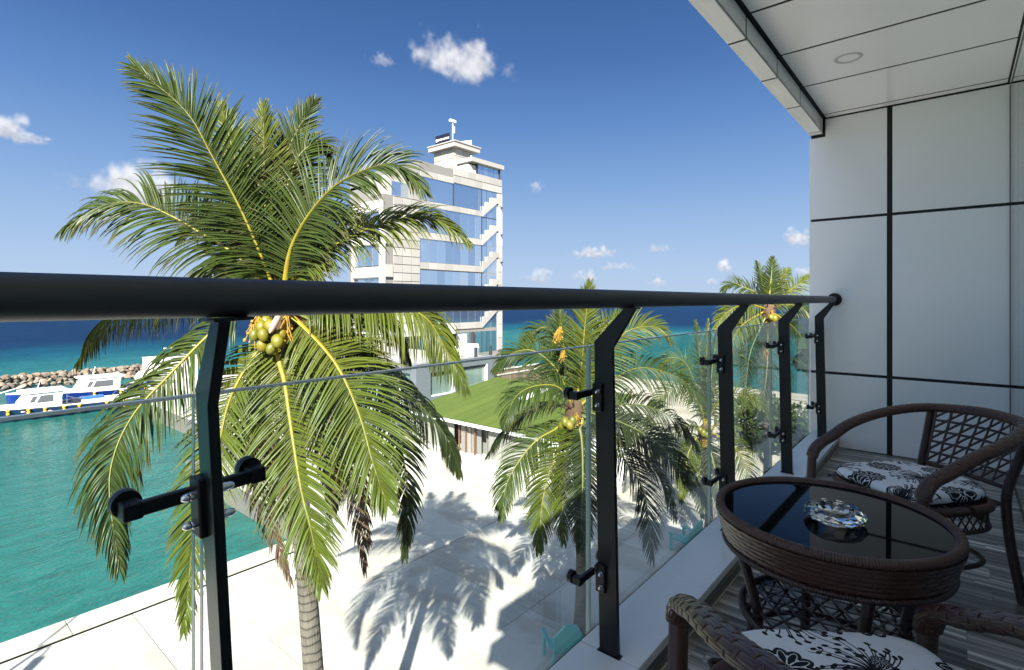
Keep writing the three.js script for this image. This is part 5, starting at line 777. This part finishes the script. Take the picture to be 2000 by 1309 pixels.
  const se = []; for (let i = 0; i < 13; i++) { const x = -0.2 + 0.4 * i / 12; se.push(cyl(v(x, 0.388, -0.19), v(x, 0.388, 0.19), 0.006, 5), cyl(v(-0.2, 0.393, x * 0.93), v(0.2, 0.393, x * 0.93), 0.006, 5)); } part('seat_weave', mg(se), rat[1], t);
  for (const k of [-1, 1]) part('brace', mg([laceTube([v(k * 0.245, 0.33, 0.2), v(k * 0.2, 0.36, 0.12), v(k * 0.17, 0.37, 0.05)], 0.008, v(0, 1, 0), 0.006, 8)]), rat[1], t);
  const cu = (() => { const se_ = (f, k) => { const c = Math.cos(f), s = Math.sin(f), n = s > 0 ? 5.5 : 3.0, q = Math.pow(Math.pow(Math.abs(c), n) + Math.pow(Math.abs(s), n), -1 / n) * k; return [0.205 * c * q, 0.207 * s * q]; };
    const g = grid(72, 22, (u, vv) => { const f = u * 2 * Math.PI, pr = vv < 0.6 ? [vv / 0.6 * 0.93, 0.035 + 0.005 * Math.cos(vv / 0.6 * 1.5)] : vv < 0.9 ? (() => { const a = (vv - 0.6) / 0.3 * Math.PI; return [0.93 + 0.07 * Math.sin(a), 0.0177 + 0.0177 * Math.cos(a) + 0.0]; })() : [0.93 * (1 - (vv - 0.9) / 0.1), 0]; const [x, z] = se_(f, pr[0]); return v(x, 0.412 + pr[1] + 0.0018 * (fbm(x * 22 + 9, z * 22 + 4, 5, 3) - 0.5), z); });
    g.index.array.reverse && (() => { const a = g.index.array; for (let i = 0; i < a.length; i += 3) { const q = a[i]; a[i] = a[i + 1]; a[i + 1] = q; } })(); g.computeVertexNormals(); return planarUV(g, (x, y, z, n) => [x / 0.66 + 0.5 + n[0] * (0.456 - y) * 1.4, z / 0.66 + 0.5 + n[2] * (0.456 - y) * 1.4]); })();
  const q = part('cushion', cu, clothMats[cloth], t); q.position.set(...slide); q.userData.label = 'white cushion printed with black line flowers';
  return t;
}
const fx = (a) => Math.PI / 2 + a;      // a facing of a radians from the rail direction towards the sea
makeChair('dark brown rattan armchair beyond the table with lattice back in view', [2.665, 0, -0.153], fx(2.465), 1, 301, [0, -0.008, -0.01]);
makeChair('dark brown rattan armchair nearest the camera, cut off by the bottom edge', [1.086, 0, -0.125], fx(0.63), 0, 302, [-0.035, 0, 0.02]);
{
  const t = thing('rattan_table', 'round dark rattan table with black glass top between two armchairs', 'table', [1.632, 0, -0.262]), r = rng(401), v = (x, y, z) => new THREE.Vector3(x, y, z), R = 0.272, HT = 0.583;
  const circ = (rad, y, n = 48) => Array.from({ length: n + 1 }, (_, i) => v(rad * Math.cos(i / n * 2 * Math.PI), y, rad * Math.sin(i / n * 2 * Math.PI)));
  const top = part('glass_top', new THREE.LatheGeometry([[0, 0.0], [R - 0.012, 0.0], [R - 0.0105, -0.0015], [R - 0.0105, -0.008], [0, -0.008]].map((p) => new THREE.Vector2(...p)), 96).translate(0, HT - 0.008, 0), phy(0.003, 0.003, 0.004, 0.025, { ior: 1.5, specularIntensity: 0.2 }), t); top.userData.label = 'glossy black glass top';
  const RF = frames(circ(R, HT - 0.008, 64), 400, v(0, 1, 0)); part('rim', wrapTube(RF, 0, RF.len, 0.0125, 0.0125, 0.0062, 14), rat[0], t);
  // basket skirt under the rim, drawn in towards the bottom
  const S = (s, f, off, h) => { const y = HT - 0.016 - s, rad = R + 0.012 - 0.30 * s + h, a = f + off / R; return v(rad * Math.cos(a), y, rad * Math.sin(a)); }, sk = [], rows = 6, rh = 0.0116, nseg = 34;
  for (let j = 0; j < rows; j++) for (let i = 0; i < nseg; i++) { const a = (i + (j % 2) * 0.5) / nseg * 2 * Math.PI, b = a + 0.9 / nseg * 2 * Math.PI, sc = 0.006 + j * rh; sk.push(strandOn((s, f, o, h) => S(sc + o, s, 0, h), a + (r() - 0.5) * 0.008, b, 0, 0, rh * 0.94, 0.0024, 6)); }
  for (let i = 0; i < nseg * 2; i++) { const a = (i * 0.5 - 0.05) / nseg * 2 * Math.PI; sk.push(strandOn((s, f, o, h) => S(s, f, o, h - 0.0012), 0, rows * rh + 0.006, a, a, 0.008, 0.0016, 5, false)); }
  part('skirt_core', new THREE.CylinderGeometry(R + 0.0088, R + 0.0108 - 0.3 * 0.078 - 0.002, 0.074, 64, 1, true).translate(0, HT - 0.016 - 0.039, 0), ratDark, t); part('woven_skirt', mg(sk.map((g) => { g.deleteAttribute('uv'); return g; })), rat[0], t);
  part('lower_rim', laceTube(circ(R - 0.012, HT - 0.096, 48), 0.0085, v(0, 1, 0), 0.006, 10), rat[1], t); part('under_board', new THREE.CylinderGeometry(R - 0.01, R - 0.015, 0.012, 48).translate(0, HT - 0.03, 0), ratDark, t);
  for (let i = 0; i < 4; i++) { const a = Math.PI / 4 + i * Math.PI / 2 + 0.28, c = Math.cos(a), s = Math.sin(a); part('leg', laceTube([v(0.235 * c, HT - 0.09, 0.235 * s), v(0.20 * c, 0.38, 0.20 * s), v(0.178 * c, 0.27, 0.178 * s), v(0.19 * c, 0.14, 0.19 * s), v(0.225 * c, 0, 0.225 * s)], 0.0135, v(0.2, 0, 1), 0.0062, 12), rat[1], t); }
  part('shelf_ring', laceTube(circ(0.215, 0.30, 48), 0.011, v(0, 1, 0), 0.006, 10), rat[1], t);
  const inC = (pts) => pts, sh = []; void inC; const RR = 0.213;
  for (const [ang, p, y] of [[0.35, 0.046, 0.298], [0.35 + 1.05, 0.046, 0.301], [0.35 + 2.1, 0.046, 0.304]]) for (let d = -RR + p * 0.5; d < RR; d += p) { const h = Math.sqrt(RR * RR - d * d), c = Math.cos(ang), s = Math.sin(ang); sh.push(rbox(2 * h, 0.003, 0.0065, 0.001, 0, 0, 0, 1).rotateY(-ang).translate(-s * d, y, c * d)); } part('shelf_lattice', mg(sh), rat[1], t);
  const lo = []; for (let i = 0; i < 20; i++) { const a = i / 20 * 2 * Math.PI; lo.push(cyl(v(0.215 * Math.cos(a), 0.295, 0.2 * Math.sin(a)), v(0.2 * Math.cos(a + 0.4), 0.2, 0.2 * Math.sin(a + 0.4)), 0.004, 5), cyl(v(0.215 * Math.cos(a), 0.295, 0.2 * Math.sin(a)), v(0.2 * Math.cos(a - 0.4), 0.2, 0.2 * Math.sin(a - 0.4)), 0.004, 5)); } lo.push(laceTube(circ(0.2, 0.195, 40), 0.008, v(0, 1, 0), 0.006, 8)); part('shelf_skirt', mg(lo), rat[1], t);
  // cut crystal ashtray
  const a = thing('crystal_ashtray', 'faceted clear crystal ashtray on the black glass table', 'ashtray', [1.601, HT - 0.0075, -0.245], 0.3), N = 10, pos = [], ring = (rad, y, off, n = N) => Array.from({ length: n }, (_, i) => v(rad * Math.cos((i + off) / n * 2 * Math.PI), y, rad * Math.sin((i + off) / n * 2 * Math.PI)));
  const rings = [ring(0.052, 0.0, 0), ring(0.071, 0.010, 0.5), ring(0.074, 0.018, 0), ring(0.066, 0.030, 0.5), ring(0.057, 0.036, 0), ring(0.045, 0.034, 0.5), ring(0.036, 0.012, 0)];
  const tri = (p, q, s) => pos.push(p.x, p.y, p.z, q.x, q.y, q.z, s.x, s.y, s.z);
  for (let k = 0; k < rings.length - 1; k++) { const A = rings[k], B = rings[k + 1], sh_ = k % 2 === 0; for (let i = 0; i < N; i++) { const j = (i + 1) % N; if (sh_) { tri(A[i], B[i], A[j]); tri(B[i], B[j], A[j]); } else { tri(A[i], B[j], A[j]); tri(A[i], B[i], B[j]); } } }
  const bot = v(0, 0, 0), cen = v(0, 0.011, 0); for (let i = 0; i < N; i++) { const j = (i + 1) % N; tri(bot, rings[0][i], rings[0][j]); tri(cen, rings[rings.length - 1][j], rings[rings.length - 1][i]); }
  const g = new THREE.BufferGeometry(); g.setAttribute('position', new THREE.Float32BufferAttribute(pos, 3)); g.computeVertexNormals();
  part('bowl', g, phy(1, 1, 1, 0.0, { transmission: 1, thickness: 0.03, ior: 1.62, attenuationColor: rgb(0.97, 0.98, 1), attenuationDistance: 0.6 }), a);
}
renderer.render(scene, camera);
